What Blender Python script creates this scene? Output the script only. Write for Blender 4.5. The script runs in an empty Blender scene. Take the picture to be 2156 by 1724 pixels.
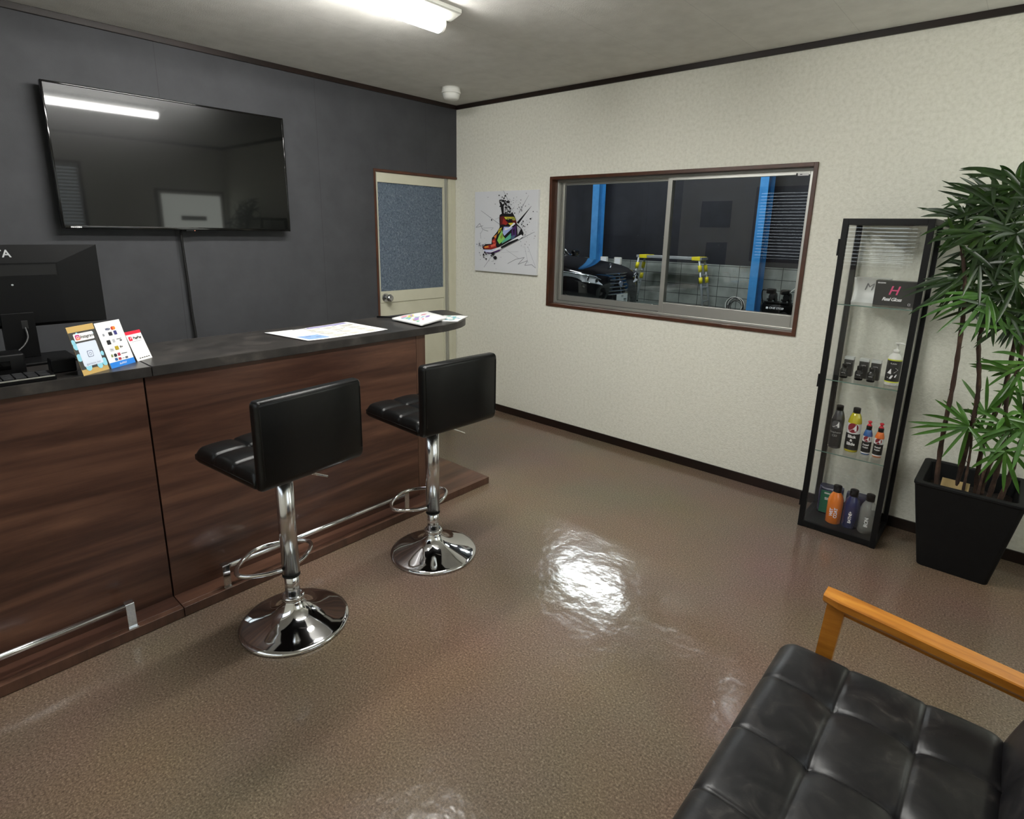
import bpy, bmesh, math, random
from mathutils import Vector, Matrix
from math import sin, cos, pi, radians, sqrt, exp

random.seed(7)
SC = bpy.context.scene
COL = SC.collection

# ------------------------------------------------------------------ camera
cd = bpy.data.cameras.new('camera'); cam = bpy.data.objects.new('camera', cd); COL.objects.link(cam)
CR = Vector((0.74980938, 0.6613499, 0.02005507)); CU = Vector((-0.1724179, 0.16603692, 0.97092935)); CF = Vector((-0.63879415, 0.73146979, -0.2385246))
CPOS = Vector((3.68984, -3.44095, 1.48743))
mw = Matrix.Identity(4)
for i in range(3):
    mw[i][0] = CR[i]; mw[i][1] = CU[i]; mw[i][2] = -CF[i]; mw[i][3] = CPOS[i]
cam.matrix_world = mw
cd.sensor_width = 36.0; cd.sensor_fit = 'HORIZONTAL'
cd.lens = 1215.85 / 2156 * 36.0
cd.shift_x = -(1084.34 - 1078) / 2156; cd.shift_y = (784.02 - 862) / 2156
cd.clip_start = 0.02; cd.clip_end = 100
SC.camera = cam

# ------------------------------------------------------------------ world, exposure
w = bpy.data.worlds.new('daylight outside'); SC.world = w; w.use_nodes = True
w.node_tree.nodes['Background'].inputs[0].default_value = (0.86, 0.93, 1.0, 1)
w.node_tree.nodes['Background'].inputs[1].default_value = 5.0
SC.view_settings.view_transform = 'Standard'; SC.view_settings.look = 'None'
SC.view_settings.gamma = 1.0; SC.view_settings.exposure = 0.0; SC.view_settings.use_curve_mapping = False
SC.cycles.transparent_max_bounces = 32
LAMP_POWER = 98.0         # emission of the ceiling tubes
GARAGE_POWER = 110.0       # emission of the garage tubes

# ------------------------------------------------------------------ materials
MATS = {}
def hexc(h):
    h = h.lstrip('#'); c = [int(h[i:i+2], 16) / 255 for i in (0, 2, 4)]
    return tuple((x / 12.92 if x <= .04045 else ((x + .055) / 1.055) ** 2.4) for x in c) + (1,)
def mat(name, col, rough=.5, metal=0.0, spec=.5, coat=0.0, trans=0.0, ior=1.45, emis=None, estr=0.0, alpha=1.0):
    if name in MATS: return MATS[name]
    m = bpy.data.materials.new(name); m.use_nodes = True; MATS[name] = m
    b = m.node_tree.nodes['Principled BSDF']
    if isinstance(col, str): col = hexc(col)
    b.inputs['Base Color'].default_value = col
    b.inputs['Roughness'].default_value = rough; b.inputs['Metallic'].default_value = metal
    b.inputs['Specular IOR Level'].default_value = spec; b.inputs['Coat Weight'].default_value = coat
    b.inputs['Transmission Weight'].default_value = trans; b.inputs['IOR'].default_value = ior
    b.inputs['Alpha'].default_value = alpha
    if emis: b.inputs['Emission Color'].default_value = hexc(emis) if isinstance(emis, str) else emis; b.inputs['Emission Strength'].default_value = estr
    return m
def N(m, t, **kw):
    n = m.node_tree.nodes.new(t)
    for k, v in kw.items():
        if k in n.inputs: n.inputs[k].default_value = v
        else: setattr(n, k, v)
    return n
def L(m, a, ao, b, bi): m.node_tree.links.new(a.outputs[ao], b.inputs[bi])
def ramp(m, stops):
    r = N(m, 'ShaderNodeValToRGB'); e = r.color_ramp.elements
    while len(e) < len(stops): e.new(.5)
    for el, (p, c) in zip(e, stops): el.position = p; el.color = hexc(c) if isinstance(c, str) else c
    return r
def textured(name, stops, scale=(1, 1, 1), nscale=5, detail=4, rough=.5, rrange=None, bump=0.0, bdist=.01, bscale=None, metal=0, spec=.5, coat=0, distort=0.0, nrough=.6):
    """noise-coloured surface with a matching bump"""
    m = mat(name, (1, 1, 1, 1), rough, metal, spec, coat); b = m.node_tree.nodes['Principled BSDF']
    tc = N(m, 'ShaderNodeTexCoord'); mp = N(m, 'ShaderNodeMapping'); mp.inputs['Scale'].default_value = scale
    L(m, tc, 'Object', mp, 'Vector')
    n = N(m, 'ShaderNodeTexNoise'); n.inputs['Scale'].default_value = nscale; n.inputs['Detail'].default_value = detail
    n.inputs['Distortion'].default_value = distort; n.inputs['Roughness'].default_value = nrough
    L(m, mp, 'Vector', n, 'Vector'); r = ramp(m, stops); L(m, n, 'Fac', r, 'Fac'); L(m, r, 'Color', b, 'Base Color')
    if rrange:
        mr = N(m, 'ShaderNodeMapRange'); mr.inputs['To Min'].default_value = rrange[0]; mr.inputs['To Max'].default_value = rrange[1]
        L(m, n, 'Fac', mr, 'Value'); L(m, mr, 'Result', b, 'Roughness')
    if bump:
        n2 = n
        if bscale:
            n2 = N(m, 'ShaderNodeTexNoise'); n2.inputs['Scale'].default_value = bscale; n2.inputs['Detail'].default_value = 5
            L(m, tc, 'Object', n2, 'Vector')
        bp = N(m, 'ShaderNodeBump'); bp.inputs['Strength'].default_value = bump; bp.inputs['Distance'].default_value = bdist
        L(m, n2, 'Fac', bp, 'Height'); L(m, bp, 'Normal', b, 'Normal')
    return m
def seams_into(m, axis, period, offset, width, dark=.75, axis2=None):
    """multiply thin dark seam lines into the base colour (joints between sheets)"""
    nt = m.node_tree; b = nt.nodes['Principled BSDF']; src = b.inputs['Base Color'].links[0].from_socket
    tc = N(m, 'ShaderNodeTexCoord'); sx = N(m, 'ShaderNodeSeparateXYZ'); L(m, tc, 'Object', sx, 'Vector')
    a = N(m, 'ShaderNodeMath', operation='ADD'); a.inputs[1].default_value = -offset + 100 * period; L(m, sx, axis, a, 0)
    md = N(m, 'ShaderNodeMath', operation='MODULO'); md.inputs[1].default_value = period; L(m, a, 'Value', md, 0)
    lt = N(m, 'ShaderNodeMath', operation='LESS_THAN'); lt.inputs[1].default_value = width; L(m, md, 'Value', lt, 0)
    mx = N(m, 'ShaderNodeMix', data_type='RGBA', blend_type='MULTIPLY'); L(m, lt, 'Value', mx, 0)
    nt.links.new(src, mx.inputs[6]); mx.inputs[7].default_value = (dark, dark, dark, 1); nt.links.new(mx.outputs[2], b.inputs['Base Color'])

M_cream = textured('cream wallpaper', [(.25, '#d1d0c2'), (.5, '#dfded2'), (.75, '#e8e7dc')], nscale=55, detail=8, rough=.85, bump=.55, bdist=.004, bscale=110)
M_grey = textured('charcoal wallpaper', [(.3, '#343538'), (.7, '#3d3e41')], nscale=5, detail=6, rough=.7, bump=.25, bdist=.002, bscale=320)
seams_into(M_grey, 'Y', .93, -2.185, .004, .7)
M_ceil = textured('ceiling board', [(.3, '#c9c7c1'), (.7, '#d6d4ce')], nscale=9, detail=8, rough=.9, bump=.4, bdist=.003, bscale=160)
seams_into(M_ceil, 'X', .485, .45, .003, .86)
# floor: brown speckled vinyl with a wavy polish
def floor_mat():
    m = mat('speckled vinyl floor', (1, 1, 1, 1), .2, spec=.55); b = m.node_tree.nodes['Principled BSDF']
    tc = N(m, 'ShaderNodeTexCoord')
    n = N(m, 'ShaderNodeTexNoise'); n.inputs['Scale'].default_value = 150; n.inputs['Detail'].default_value = 5; n.inputs['Roughness'].default_value = .7
    L(m, tc, 'Object', n, 'Vector')
    r = ramp(m, [(.3, '#4c3f34'), (.46, '#6a5a4c'), (.56, '#7b6959'), (.72, '#a08c78')]); L(m, n, 'Fac', r, 'Fac')
    n3 = N(m, 'ShaderNodeTexNoise'); n3.inputs['Scale'].default_value = 1.6; n3.inputs['Detail'].default_value = 3; L(m, tc, 'Object', n3, 'Vector')
    mx = N(m, 'ShaderNodeMix', data_type='RGBA', blend_type='MULTIPLY'); mx.inputs[0].default_value = .35
    L(m, r, 'Color', mx, 6); L(m, n3, 'Color', mx, 7); m.node_tree.links.new(mx.outputs[2], b.inputs['Base Color'])
    mr = N(m, 'ShaderNodeMapRange'); mr.inputs['To Min'].default_value = .09; mr.inputs['To Max'].default_value = .20
    L(m, n3, 'Fac', mr, 'Value'); L(m, mr, 'Result', b, 'Roughness')
    wv = N(m, 'ShaderNodeTexNoise'); wv.inputs['Scale'].default_value = 11; wv.inputs['Detail'].default_value = 3; L(m, tc, 'Object', wv, 'Vector')
    b1 = N(m, 'ShaderNodeBump'); b1.inputs['Strength'].default_value = .22; b1.inputs['Distance'].default_value = .01; L(m, wv, 'Fac', b1, 'Height')
    b2 = N(m, 'ShaderNodeBump'); b2.inputs['Strength'].default_value = .02; b2.inputs['Distance'].default_value = .0004; L(m, n, 'Fac', b2, 'Height'); L(m, b1, 'Normal', b2, 'Normal')
    L(m, b2, 'Normal', b, 'Normal')
    return m
M_floor = floor_mat()
def wood(name, stops, scale, rough=.42, coat=.1, spec=.5):
    m = textured(name, stops, scale=scale, nscale=3.2, detail=7, rough=rough, bump=.06, bdist=.002, coat=coat, spec=spec, distort=.4, nrough=.62)
    return m
M_walnut = wood('walnut laminate', [(.28, '#2b1b15'), (.42, '#422b22'), (.55, '#553a2e'), (.74, '#74523f')], (2.4, .26, 3.6), .34)
M_walnut2 = wood('walnut laminate upright', [(.28, '#3f2b22'), (.5, '#52392d'), (.75, '#66493a')], (5, 5, .7), .36)
M_frame = wood('brown window casing', [(.3, '#3a2115'), (.6, '#4f2d1c'), (.8, '#5d3824')], (2, 2, 2), .4)
M_trim = wood('dark stained trim', [(.3, '#120c0a'), (.7, '#22140f')], (1, 1, 4), .35)
M_oak = wood('honey oak', [(.25, '#96581a'), (.5, '#b87526'), (.75, '#cc8c38')], (1.6, 12, 12), .38, .2)
M_top = textured('dark stone laminate', [(.3, '#211f1e'), (.55, '#312e2c'), (.75, '#48433f')], nscale=11, detail=6, rough=.33, rrange=(.28, .42), bump=.05, bdist=.001)
M_black_leather = textured('black leatherette', [(.3, '#060707'), (.7, '#0c0d0e')], nscale=60, detail=5, spec=.38, rough=.34, bump=.12, bdist=.001, bscale=420)
M_sofa = textured('worn black leather', [(.25, '#101012'), (.5, '#19181a'), (.62, '#242222'), (.78, '#45413f')], nscale=14, detail=12, spec=.42, rough=.36, rrange=(.26, .48), bump=.16, bdist=.001, bscale=240, distort=1.2)
M_chrome = mat('chrome', '#d9dadc', .06, 1.0)
M_chrome_b = mat('satin chrome', '#dcdde0', .17, 1.0)
M_chrome2 = mat('brushed steel', '#b9babc', .25, 1.0)
M_alu = mat('silver aluminium', '#b3b3ad', .38, .75)
M_alu_d = mat('grooved aluminium', '#7d7d79', .45, .7)
M_blackp = mat('black plastic', '#060607', .45, spec=.22)
M_blackm = mat('black matt metal', '#0b0b0c', .5, spec=.3)
M_rubber = mat('black rubber', '#080808', .7)
M_screen = mat('glossy screen', '#020303', .24, spec=.16, coat=1.0)
M_screen.node_tree.nodes['Principled BSDF'].inputs['Coat Roughness'].default_value = .035; M_screen.node_tree.nodes['Principled BSDF'].inputs['Coat IOR'].default_value = 1.36
M_bezel = mat('piano black', '#050505', .08)
M_white = mat('white plastic', '#dcdcd6', .45)
M_cream_metal = textured('cream enamelled steel', [(.3, '#bdbba6'), (.7, '#c6c4b0')], nscale=6, rough=.45)
M_paper = mat('white paper', '#e6e6e4', .6)
M_white_ink = mat('white print', '#e9e9ea', .5)
M_black_ink = mat('black print', '#111114', .5)
M_lamp = mat('lamp diffuser', '#ffffff', .5, emis=(1.0, .99, .955, 1), estr=LAMP_POWER)
M_house = mat('lamp housing enamel', '#a9a9a1', .45)
M_gtube = mat('garage tube', '#ffffff', .5, emis=(.93, .97, 1.0, 1), estr=GARAGE_POWER)
M_pot = textured('matt black planter', [(.3, '#08090a'), (.7, '#0e0f10')], nscale=30, spec=.3, rough=.62, bump=.2, bdist=.001, bscale=200)
M_soil = textured('potting soil', [(.3, '#0d0906'), (.7, '#251a12')], nscale=60, rough=.95, bump=.8, bdist=.01)
M_bark = textured('fibrous stem', [(.3, '#1c120d'), (.55, '#38261c'), (.8, '#5b4636')], scale=(1, 1, .5), nscale=50, rough=.85, bump=.7, bdist=.004)
M_stemg = mat('green petiole', '#41562a', .5)
M_leaf = textured('palm leaf', [(.3, '#12230b'), (.55, '#203a10'), (.8, '#3b5a1d')], nscale=9, rough=.36, spec=.55)
M_leaf_l = textured('young palm leaf', [(.3, '#2c4f1a'), (.6, '#446f27'), (.85, '#6d9145')], nscale=9, rough=.34, spec=.55)

def glass_mat(name, tint=(1, 1, 1, 1), rough=0.0, ior=1.6):
    m = bpy.data.materials.new(name); m.use_nodes = True; nt = m.node_tree; nt.nodes.clear(); MATS[name] = m
    o = nt.nodes.new('ShaderNodeOutputMaterial'); t = nt.nodes.new('ShaderNodeBsdfTransparent'); t.inputs[0].default_value = tint
    g = nt.nodes.new('ShaderNodeBsdfGlossy'); g.inputs['Roughness'].default_value = rough
    fr = nt.nodes.new('ShaderNodeFresnel'); fr.inputs['IOR'].default_value = ior; mx = nt.nodes.new('ShaderNodeMixShader')
    ge = nt.nodes.new('ShaderNodeNewGeometry'); iv = nt.nodes.new('ShaderNodeMath'); iv.operation = 'SUBTRACT'; iv.inputs[0].default_value = 1.0; nt.links.new(ge.outputs['Backfacing'], iv.inputs[1])
    ml = nt.nodes.new('ShaderNodeMath'); ml.operation = 'MULTIPLY'; nt.links.new(fr.outputs[0], ml.inputs[0]); nt.links.new(iv.outputs[0], ml.inputs[1])
    nt.links.new(ml.outputs[0], mx.inputs[0]); nt.links.new(t.outputs[0], mx.inputs[1]); nt.links.new(g.outputs[0], mx.inputs[2]); nt.links.new(mx.outputs[0], o.inputs[0])
    return m
M_glass = glass_mat('window glass', (.97, .985, .98, 1))
M_cglass = glass_mat('cabinet glass', (.994, .998, .997, 1))
M_acryl = glass_mat('clear acrylic', (.97, .98, .98, 1))

# ------------------------------------------------------------------ mesh builder
class MB:
    def __init__(s): s.v = []; s.f = []; s.m = []; s.s = []; s.mats = []
    def mi(s, m):
        if m not in s.mats: s.mats.append(m)
        return s.mats.index(m)
    def add(s, vs, fs, m, smooth=False, tf=None):
        o = len(s.v); k = s.mi(m)
        for v in vs: s.v.append(tuple(tf @ Vector(v)) if tf else tuple(v))
        for f in fs: s.f.append(tuple(i + o for i in f)); s.m.append(k); s.s.append(smooth)
        return s
    def bm(s, b, m, smooth=False, tf=None):
        b.verts.ensure_lookup_table(); b.verts.index_update()
        s.add([v.co[:] for v in b.verts], [[v.index for v in f.verts] for f in b.faces], m, smooth, tf); b.free(); return s
    def box(s, x0, x1, y0, y1, z0, z1, m, bev=0.0, seg=2, tf=None, smooth=None):
        b = bmesh.new(); bmesh.ops.create_cube(b, size=1.0)
        for v in b.verts: v.co = Vector(((x0 + x1) / 2 + v.co.x * (x1 - x0), (y0 + y1) / 2 + v.co.y * (y1 - y0), (z0 + z1) / 2 + v.co.z * (z1 - z0)))
        if bev > 0: bmesh.ops.bevel(b, geom=list(b.edges), offset=bev, segments=seg, affect='EDGES', profile=.5)
        return s.bm(b, m, (bev > 0 and seg > 2) if smooth is None else smooth, tf)
    def cyl(s, p0, p1, r0, m, r1=None, n=20, smooth=True, caps=True):
        r1 = r0 if r1 is None else r1; p0 = Vector(p0); p1 = Vector(p1); d = (p1 - p0).normalized()
        a = d.orthogonal().normalized(); b = d.cross(a); vs = []; fs = []
        for k in range(n):
            t = 2 * pi * k / n; c = a * cos(t) + b * sin(t); vs += [p0 + c * r0, p1 + c * r1]
        for k in range(n):
            j = (k + 1) % n; fs.append((2 * k, 2 * j, 2 * j + 1, 2 * k + 1))
        s.add(vs, fs, m, smooth)
        if caps:
            s.add([vs[2 * k] for k in range(n)], [tuple(reversed(range(n)))], m); s.add([vs[2 * k + 1] for k in range(n)], [tuple(range(n))], m)
        return s
    def lathe(s, prof, c, m, n=32, smooth=True, squash=(1, 1)):
        vs = []; fs = []; K = len(prof)
        for i in range(n):
            t = 2 * pi * i / n
            for r, z in prof: vs.append((c[0] + r * cos(t) * squash[0], c[1] + r * sin(t) * squash[1], c[2] + z))
        for i in range(n):
            j = (i + 1) % n
            for k in range(K - 1): fs.append((i * K + k, j * K + k, j * K + k + 1, i * K + k + 1))
        s.add(vs, fs, m, smooth)
        if prof[0][0] > 1e-6: s.add([vs[i * K] for i in range(n)], [tuple(reversed(range(n)))], m)
        if prof[-1][0] > 1e-6: s.add([vs[i * K + K - 1] for i in range(n)], [tuple(range(n))], m)
        return s
    def tube(s, pts, r, m, n=8, closed=False, flat=1.0):
        P = [Vector(p) for p in pts]; K = len(P); vs = []; fs = []; prev = None
        for i, p in enumerate(P):
            if closed: d = P[(i + 1) % K] - P[i - 1]
            else: d = P[min(i + 1, K - 1)] - P[max(i - 1, 0)]
            d.normalize()
            a = (prev - d * prev.dot(d)).normalized() if prev is not None and (prev - d * prev.dot(d)).length > 1e-6 else d.orthogonal().normalized()
            prev = a; b = d.cross(a); rr = r[i] if isinstance(r, (list, tuple)) else r
            for k in range(n):
                t = 2 * pi * k / n; vs.append(p + a * cos(t) * rr + b * sin(t) * rr * flat)
        for i in range(K if closed else K - 1):
            j = (i + 1) % K
            for k in range(n): fs.append((i * n + k, i * n + (k + 1) % n, j * n + (k + 1) % n, j * n + k))
        s.add(vs, fs, m, True)
        if not closed: s.add(vs[:n], [tuple(reversed(range(n)))], m); s.add(vs[-n:], [tuple(range(n))], m)
        return s
    def grid(s, fn, nu, nv, m, smooth=True, closeu=False):
        vs = [fn(i / nu, j / nv) for i in range(nu + 1) for j in range(nv + 1)]
        fs = [(i * (nv + 1) + j, (i + 1) * (nv + 1) + j, (i + 1) * (nv + 1) + j + 1, i * (nv + 1) + j + 1) for i in range(nu) for j in range(nv)]
        return s.add(vs, fs, m, smooth)
    def prism(s, pts, a0, a1, m, axis='x', smooth=False):
        """pts: closed outline in the two other axes; extruded a0..a1 along axis"""
        def P(a, q): return {'x': (a, q[0], q[1]), 'y': (q[0], a, q[1]), 'z': (q[0], q[1], a)}[axis]
        n = len(pts); vs = [P(a0, q) for q in pts] + [P(a1, q) for q in pts]
        s.add(vs, [tuple(range(n)), tuple(reversed(range(n, 2 * n)))], m)
        return s.add(vs, [(i, (i + 1) % n, n + (i + 1) % n, n + i) for i in range(n)], m, smooth)
    def text(s, txt, size, m, fn, align='CENTER', bold=0.0, shear=0.0, sp=1.0, vc=True):
        """flat print: fn(u, v) -> point on the surface"""
        c = bpy.data.curves.new('t', 'FONT'); c.body = txt; c.size = size; c.align_x = align; c.align_y = 'CENTER' if vc else 'BOTTOM_BASELINE'
        c.offset = bold; c.shear = shear; c.space_character = sp; c.resolution_u = 3; c.fill_mode = 'FRONT'
        o = bpy.data.objects.new('t', c); COL.objects.link(o); dg = bpy.context.evaluated_depsgraph_get(); dg.update()
        me = bpy.data.meshes.new_from_object(o.evaluated_get(dg))
        s.add([fn(v.co.x, v.co.y) for v in me.vertices], [tuple(p.vertices) for p in me.polygons], m)
        bpy.data.objects.remove(o); bpy.data.meshes.remove(me); bpy.data.curves.remove(c); return s
    def poly(s, pts, m, fn):
        return s.add([fn(u, v) for u, v in pts], [tuple(range(len(pts)))], m)
    def build(s, name, parent=None, loc=None, rot=0.0, fixn=True, sub=0):
        me = bpy.data.meshes.new(name); me.from_pydata(s.v, [], s.f)
        for m in s.mats: me.materials.append(m)
        for i, p in enumerate(me.polygons): p.material_index = s.m[i]; p.use_smooth = s.s[i]
        if fixn:
            b = bmesh.new(); b.from_mesh(me); bmesh.ops.remove_doubles(b, verts=b.verts, dist=1e-6); bmesh.ops.recalc_face_normals(b, faces=b.faces); b.to_mesh(me); b.free()
        me.update(); o = bpy.data.objects.new(name, me); COL.objects.link(o)
        if parent: o.parent = parent
        if loc: o.location = loc
        if rot: o.rotation_euler = (0, 0, rot)
        if sub:
            md = o.modifiers.new('sub', 'SUBSURF'); md.levels = sub; md.render_levels = sub
        return o
def tag(o, label=None, cat=None, group=None, kind=None):
    if label: o['label'] = label
    if cat: o['category'] = cat
    if group: o['group'] = group
    if kind: o['kind'] = kind
    return o
def thing(name, label, cat, loc=(0, 0, 0), rot=0.0, group=None, kind=None):
    o = bpy.data.objects.new(name, None); COL.objects.link(o); o.location = loc; o.rotation_euler = (0, 0, rot); o.empty_display_size = .1
    return tag(o, label, cat, group, kind)
def part(o, label): o['label'] = label; return o
def structure(name, mb, label, parent=None):
    o = mb.build(name, parent); o['kind'] = 'structure'
    if label: o['label'] = label
    return o
def copy_tree(o, parent=None):
    c = o.copy(); COL.objects.link(c); c.parent = parent
    for ch in list(o.children): copy_tree(ch, c)
    return c
def plane_fn(P, U, V, Nn, off=.0006):
    P = Vector(P); U = Vector(U); V = Vector(V); Nn = Vector(Nn)
    return lambda u, v, o=off: P + U * u + V * v + Nn * o
def wrap_fn(c, r, ang, z0, off=.0006):
    """print wrapped on an upright cylinder of radius r, centred at angle ang"""
    return lambda u, v: Vector((c[0] + (r + off) * cos(ang + u / r), c[1] + (r + off) * sin(ang + u / r), c[2] + z0 + v))
def rrect(x0, x1, y0, y1, r, n=5):
    out = []
    for cx, cy, a in ((x1 - r, y1 - r, 0), (x0 + r, y1 - r, pi / 2), (x0 + r, y0 + r, pi), (x1 - r, y0 + r, 1.5 * pi)):
        for k in range(n + 1): t = a + pi / 2 * k / n; out.append((cx + r * cos(t), cy + r * sin(t)))
    return out
def smoothpath(P, n=8, closed=False):
    P = [Vector(p) for p in P]; out = []; K = len(P)
    for i in range(K if closed else K - 1):
        p0 = P[i - 1] if (i > 0 or closed) else P[0]; p1 = P[i]; p2 = P[(i + 1) % K]; p3 = P[(i + 2) % K] if (closed or i + 2 < K) else P[-1]
        for k in range(n):
            t = k / n; out.append(.5 * ((2 * p1) + (p2 - p0) * t + (2 * p0 - 5 * p1 + 4 * p2 - p3) * t * t + (3 * p1 - p0 - 3 * p2 + p3) * t ** 3))
    if not closed: out.append(P[-1])
    return out

# ================================================================== ROOM SHELL
H = 2.45; W = 4.6; D = 4.0; T = .12
WX0, WX1, WZ0, WZ1 = .9873, 2.7656, .942, 1.8676           # window in the cream wall
DY0, DZ = -.8215, 1.904                                   # door in the charcoal wall
structure('floor', MB().box(-T, W + T, -D - T, .0, -.08, 0, M_floor), 'glossy brown speckled vinyl floor')
structure('ceiling', MB().box(-T, W + T, -D - T, T, H, H + .08, M_ceil), 'grey white ceiling boards with faint joints')
wb = MB()
wb.box(-T, WX0 + .004, 0, T, -.08, H, M_cream); wb.box(WX1 - .004, W + T, 0, T, -.08, H, M_cream)
wb.box(WX0 + .004, WX1 - .004, 0, T, -.08, WZ0 + .004, M_cream); wb.box(WX0 + .004, WX1 - .004, 0, T, WZ1 - .004, H, M_cream)
structure('wall_back', wb, 'cream textured wallpaper wall with the garage window')
wl = MB(); wl.box(-T, 0, -D, DY0 + .003, 0, H, M_grey); wl.box(-T, 0, DY0 + .003, 0, DZ - .003, H, M_grey)
structure('wall_left', wl, 'charcoal wallpaper wall behind the counter')
V2 = (.98, 2.78, 1.17, 2.07)                              # blinds window behind the camera (x0,x1,z0,z1)
wf = MB(); wf.box(-T, V2[0], -D - T, -D, 0, H, M_cream); wf.box(V2[1], W + T, -D - T, -D, 0, H, M_cream)
wf.box(V2[0], V2[1], -D - T, -D, 0, V2[2], M_cream); wf.box(V2[0], V2[1], -D - T, -D, V2[3], H, M_cream)
structure('wall_front', wf, 'cream wall behind the camera with a blinds window')
V3 = (-2.75, -1.56, 1.0, 2.14)                            # window in right wall (y0,y1,z0,z1)
wr = MB(); wr.box(W, W + T, -D, V3[0], 0, H, M_cream); wr.box(W, W + T, V3[1], 0, 0, H, M_cream)
wr.box(W, W + T, V3[0], V3[1], 0, V3[2], M_cream); wr.box(W, W + T, V3[0], V3[1], V3[3], H, M_cream)
structure('wall_right', wr, 'cream wall at the right with a white door')
def crown(name, x0, x1, y0, y1, lab): structure(name, MB().box(x0, x1, y0, y1, 2.419, H, M_trim, .002), lab)
crown('trim_1', 0, W, -.014, 0, 'dark ceiling moulding on the cream wall'); crown('trim_2', 0, .014, -D, -.014, 'dark ceiling moulding on the charcoal wall')
crown('trim_3', W - .014, W, -D, -.014, 'dark ceiling moulding on the right wall'); crown('trim_4', .014, W - .014, -D, -D + .014, 'dark ceiling moulding behind the camera')
structure('baseboard_back', MB().box(.0, W, -.009, 0, 0, .0583, M_trim, .002), 'dark brown baseboard under the cream wall')
structure('baseboard_left', MB().box(0, .009, -D, DY0 - .02, 0, .0583, M_trim, .002), 'dark brown baseboard under the charcoal wall')
structure('baseboard_right', MB().box(W - .009, W, -D, -.92, 0, .0583, M_trim, .002), 'dark brown baseboard under the right wall')
structure('baseboard_front', MB().box(.01, W - .01, -D, -D + .009, 0, .0583, M_trim, .002), 'dark brown baseboard behind the camera')

# ---- window_1: sliding window to the garage
w1 = thing('window_1', 'two-pane sliding window with brown wooden casing in the cream wall', None, kind='structure')
def ring(mb, x0, x1, z0, z1, t, y0, y1, m, bev=.0015):
    mb.box(x0, x0 + t, y0, y1, z0, z1, m, bev); mb.box(x1 - t, x1, y0, y1, z0, z1, m, bev)
    mb.box(x0 + t, x1 - t, y0, y1, z0, z0 + t, m, bev); mb.box(x0 + t, x1 - t, y0, y1, z1 - t, z1, m, bev)
cs = MB(); ring(cs, WX0, WX1, WZ0, WZ1, .021, -.010, .060, M_frame)
cs.build('casing', w1)
IX0, IX1, IZ0, IZ1 = WX0 + .021, WX1 - .021, WZ0 + .021, WZ1 - .021
fm = MB(); ring(fm, IX0, IX1, IZ0, IZ1, .014, .055, .125, M_alu)
fm.box(IX0 + .014, IX0 + .019, .078, .082, IZ0, IZ1, M_alu_d); fm.box(IX0 + .014, IX1 - .014, .086, .090, IZ0 + .012, IZ0 + .022, M_alu_d)
fm.build('track_frame', w1)
def sash(x0, x1, y0, y1, bot, top, st):
    sh = MB(); z0 = IZ0 + .012; z1 = IZ1 - .012
    sh.box(x0, x0 + st, y0, y1, z0, z1, M_alu, .0015); sh.box(x1 - st, x1, y0, y1, z0, z1, M_alu, .0015)
    sh.box(x0 + st, x1 - st, y0, y1, z0, z0 + bot, M_alu, .0015); sh.box(x0 + st, x1 - st, y0, y1, z1 - top, z1, M_alu, .0015)
    sh.box(x0 + st - .003, x1 - st + .003, y0 + .003, y0 + .006, z0 + bot, z0 + bot + .004, M_alu_d)
    o = sh.build('sash', w1)
    ym = (y0 + y1) / 2
    MB().box(x0 + st - .004, x1 - st + .004, ym - .002, ym + .002, z0 + bot - .004, z1 - top + .004, M_glass).build('pane', o)
    return o
s1 = sash(IX0 + .014, 1.905, .092, .116, .045, .022, .026)
s2 = sash(1.880, IX1 - .002, .062, .086, .072, .022, .030)
cl = MB(); cl.cyl((1.872, .089, 1.44), (1.872, .089, 1.475), .009, M_chrome2); cl.cyl((1.872, .088, 1.41), (1.872, .088, 1.44), .006, M_chrome2); cl.build('latch', w1)
st = MB(); st.box(2.640, 2.648, .0605, .062, 1.808, 1.822, M_black_ink); st.box(2.650, 2.705, .0605, .062, 1.808, 1.822, M_paper); st.box(2.660, 2.672, .060, .0606, 1.813, 1.817, M_black_ink)
st.build('sticker', w1)

# ---- window_2 / window_3: venetian blinds (seen as reflections)
M_slat = mat('dark blind slat', '#2a2622', .5); M_slat_l = mat('pale blind slat', '#c9cdc6', .5)
def blinds_window(name, axis, a0, a1, z0, z1, face, out, label, slat):
    wn = thing(name, label, None, kind='structure')
    def B(mb, a, b, d0, d1, c, d, m, bev=0):
        lo, hi = sorted((face + d0 * out, face + d1 * out))
        if axis == 'y': mb.box(a, b, lo, hi, c, d, m, bev)
        else: mb.box(lo, hi, a, b, c, d, m, bev)
    f = MB()
    for a, b, c, d in ((a0, a0 + .03, z0, z1), (a1 - .03, a1, z0, z1), (a0, a1, z0, z0 + .03), (a0, a1, z1 - .03, z1)): B(f, a, b, -.01, .09, c, d, M_frame)
    f.build('window_frame', wn)
    g = MB(); B(g, a0 + .03, a1 - .03, .07, .074, z0 + .03, z1 - .03, M_glass, 0); g.build('pane', wn)
    bl = MB(); z = z1 - .045
    B(bl, a0 + .032, a1 - .032, .0, .025, z1 - .045, z1 - .03, slat)
    while z > z0 + .060:
        P4 = [(face + q * out, z + h_) for q, h_ in ((.006, -.029), (.018, .0), (.0192, -.0004), (.0072, -.0294))]
        if axis == 'y': bl.prism(P4, a0 + .032, a1 - .032, slat, 'x')
        else: bl.prism(P4, a0 + .032, a1 - .032, slat, 'y')
        z -= .037
    B(bl, a0 + .032, a1 - .032, .0, .024, z0 + .03, z0 + .045, slat)
    bl.build('venetian_blind', wn)
blinds_window('window_2', 'y', V2[0], V2[1], V2[2], V2[3], -D, -1, 'window with dark venetian blind behind the camera', M_slat)
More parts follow.
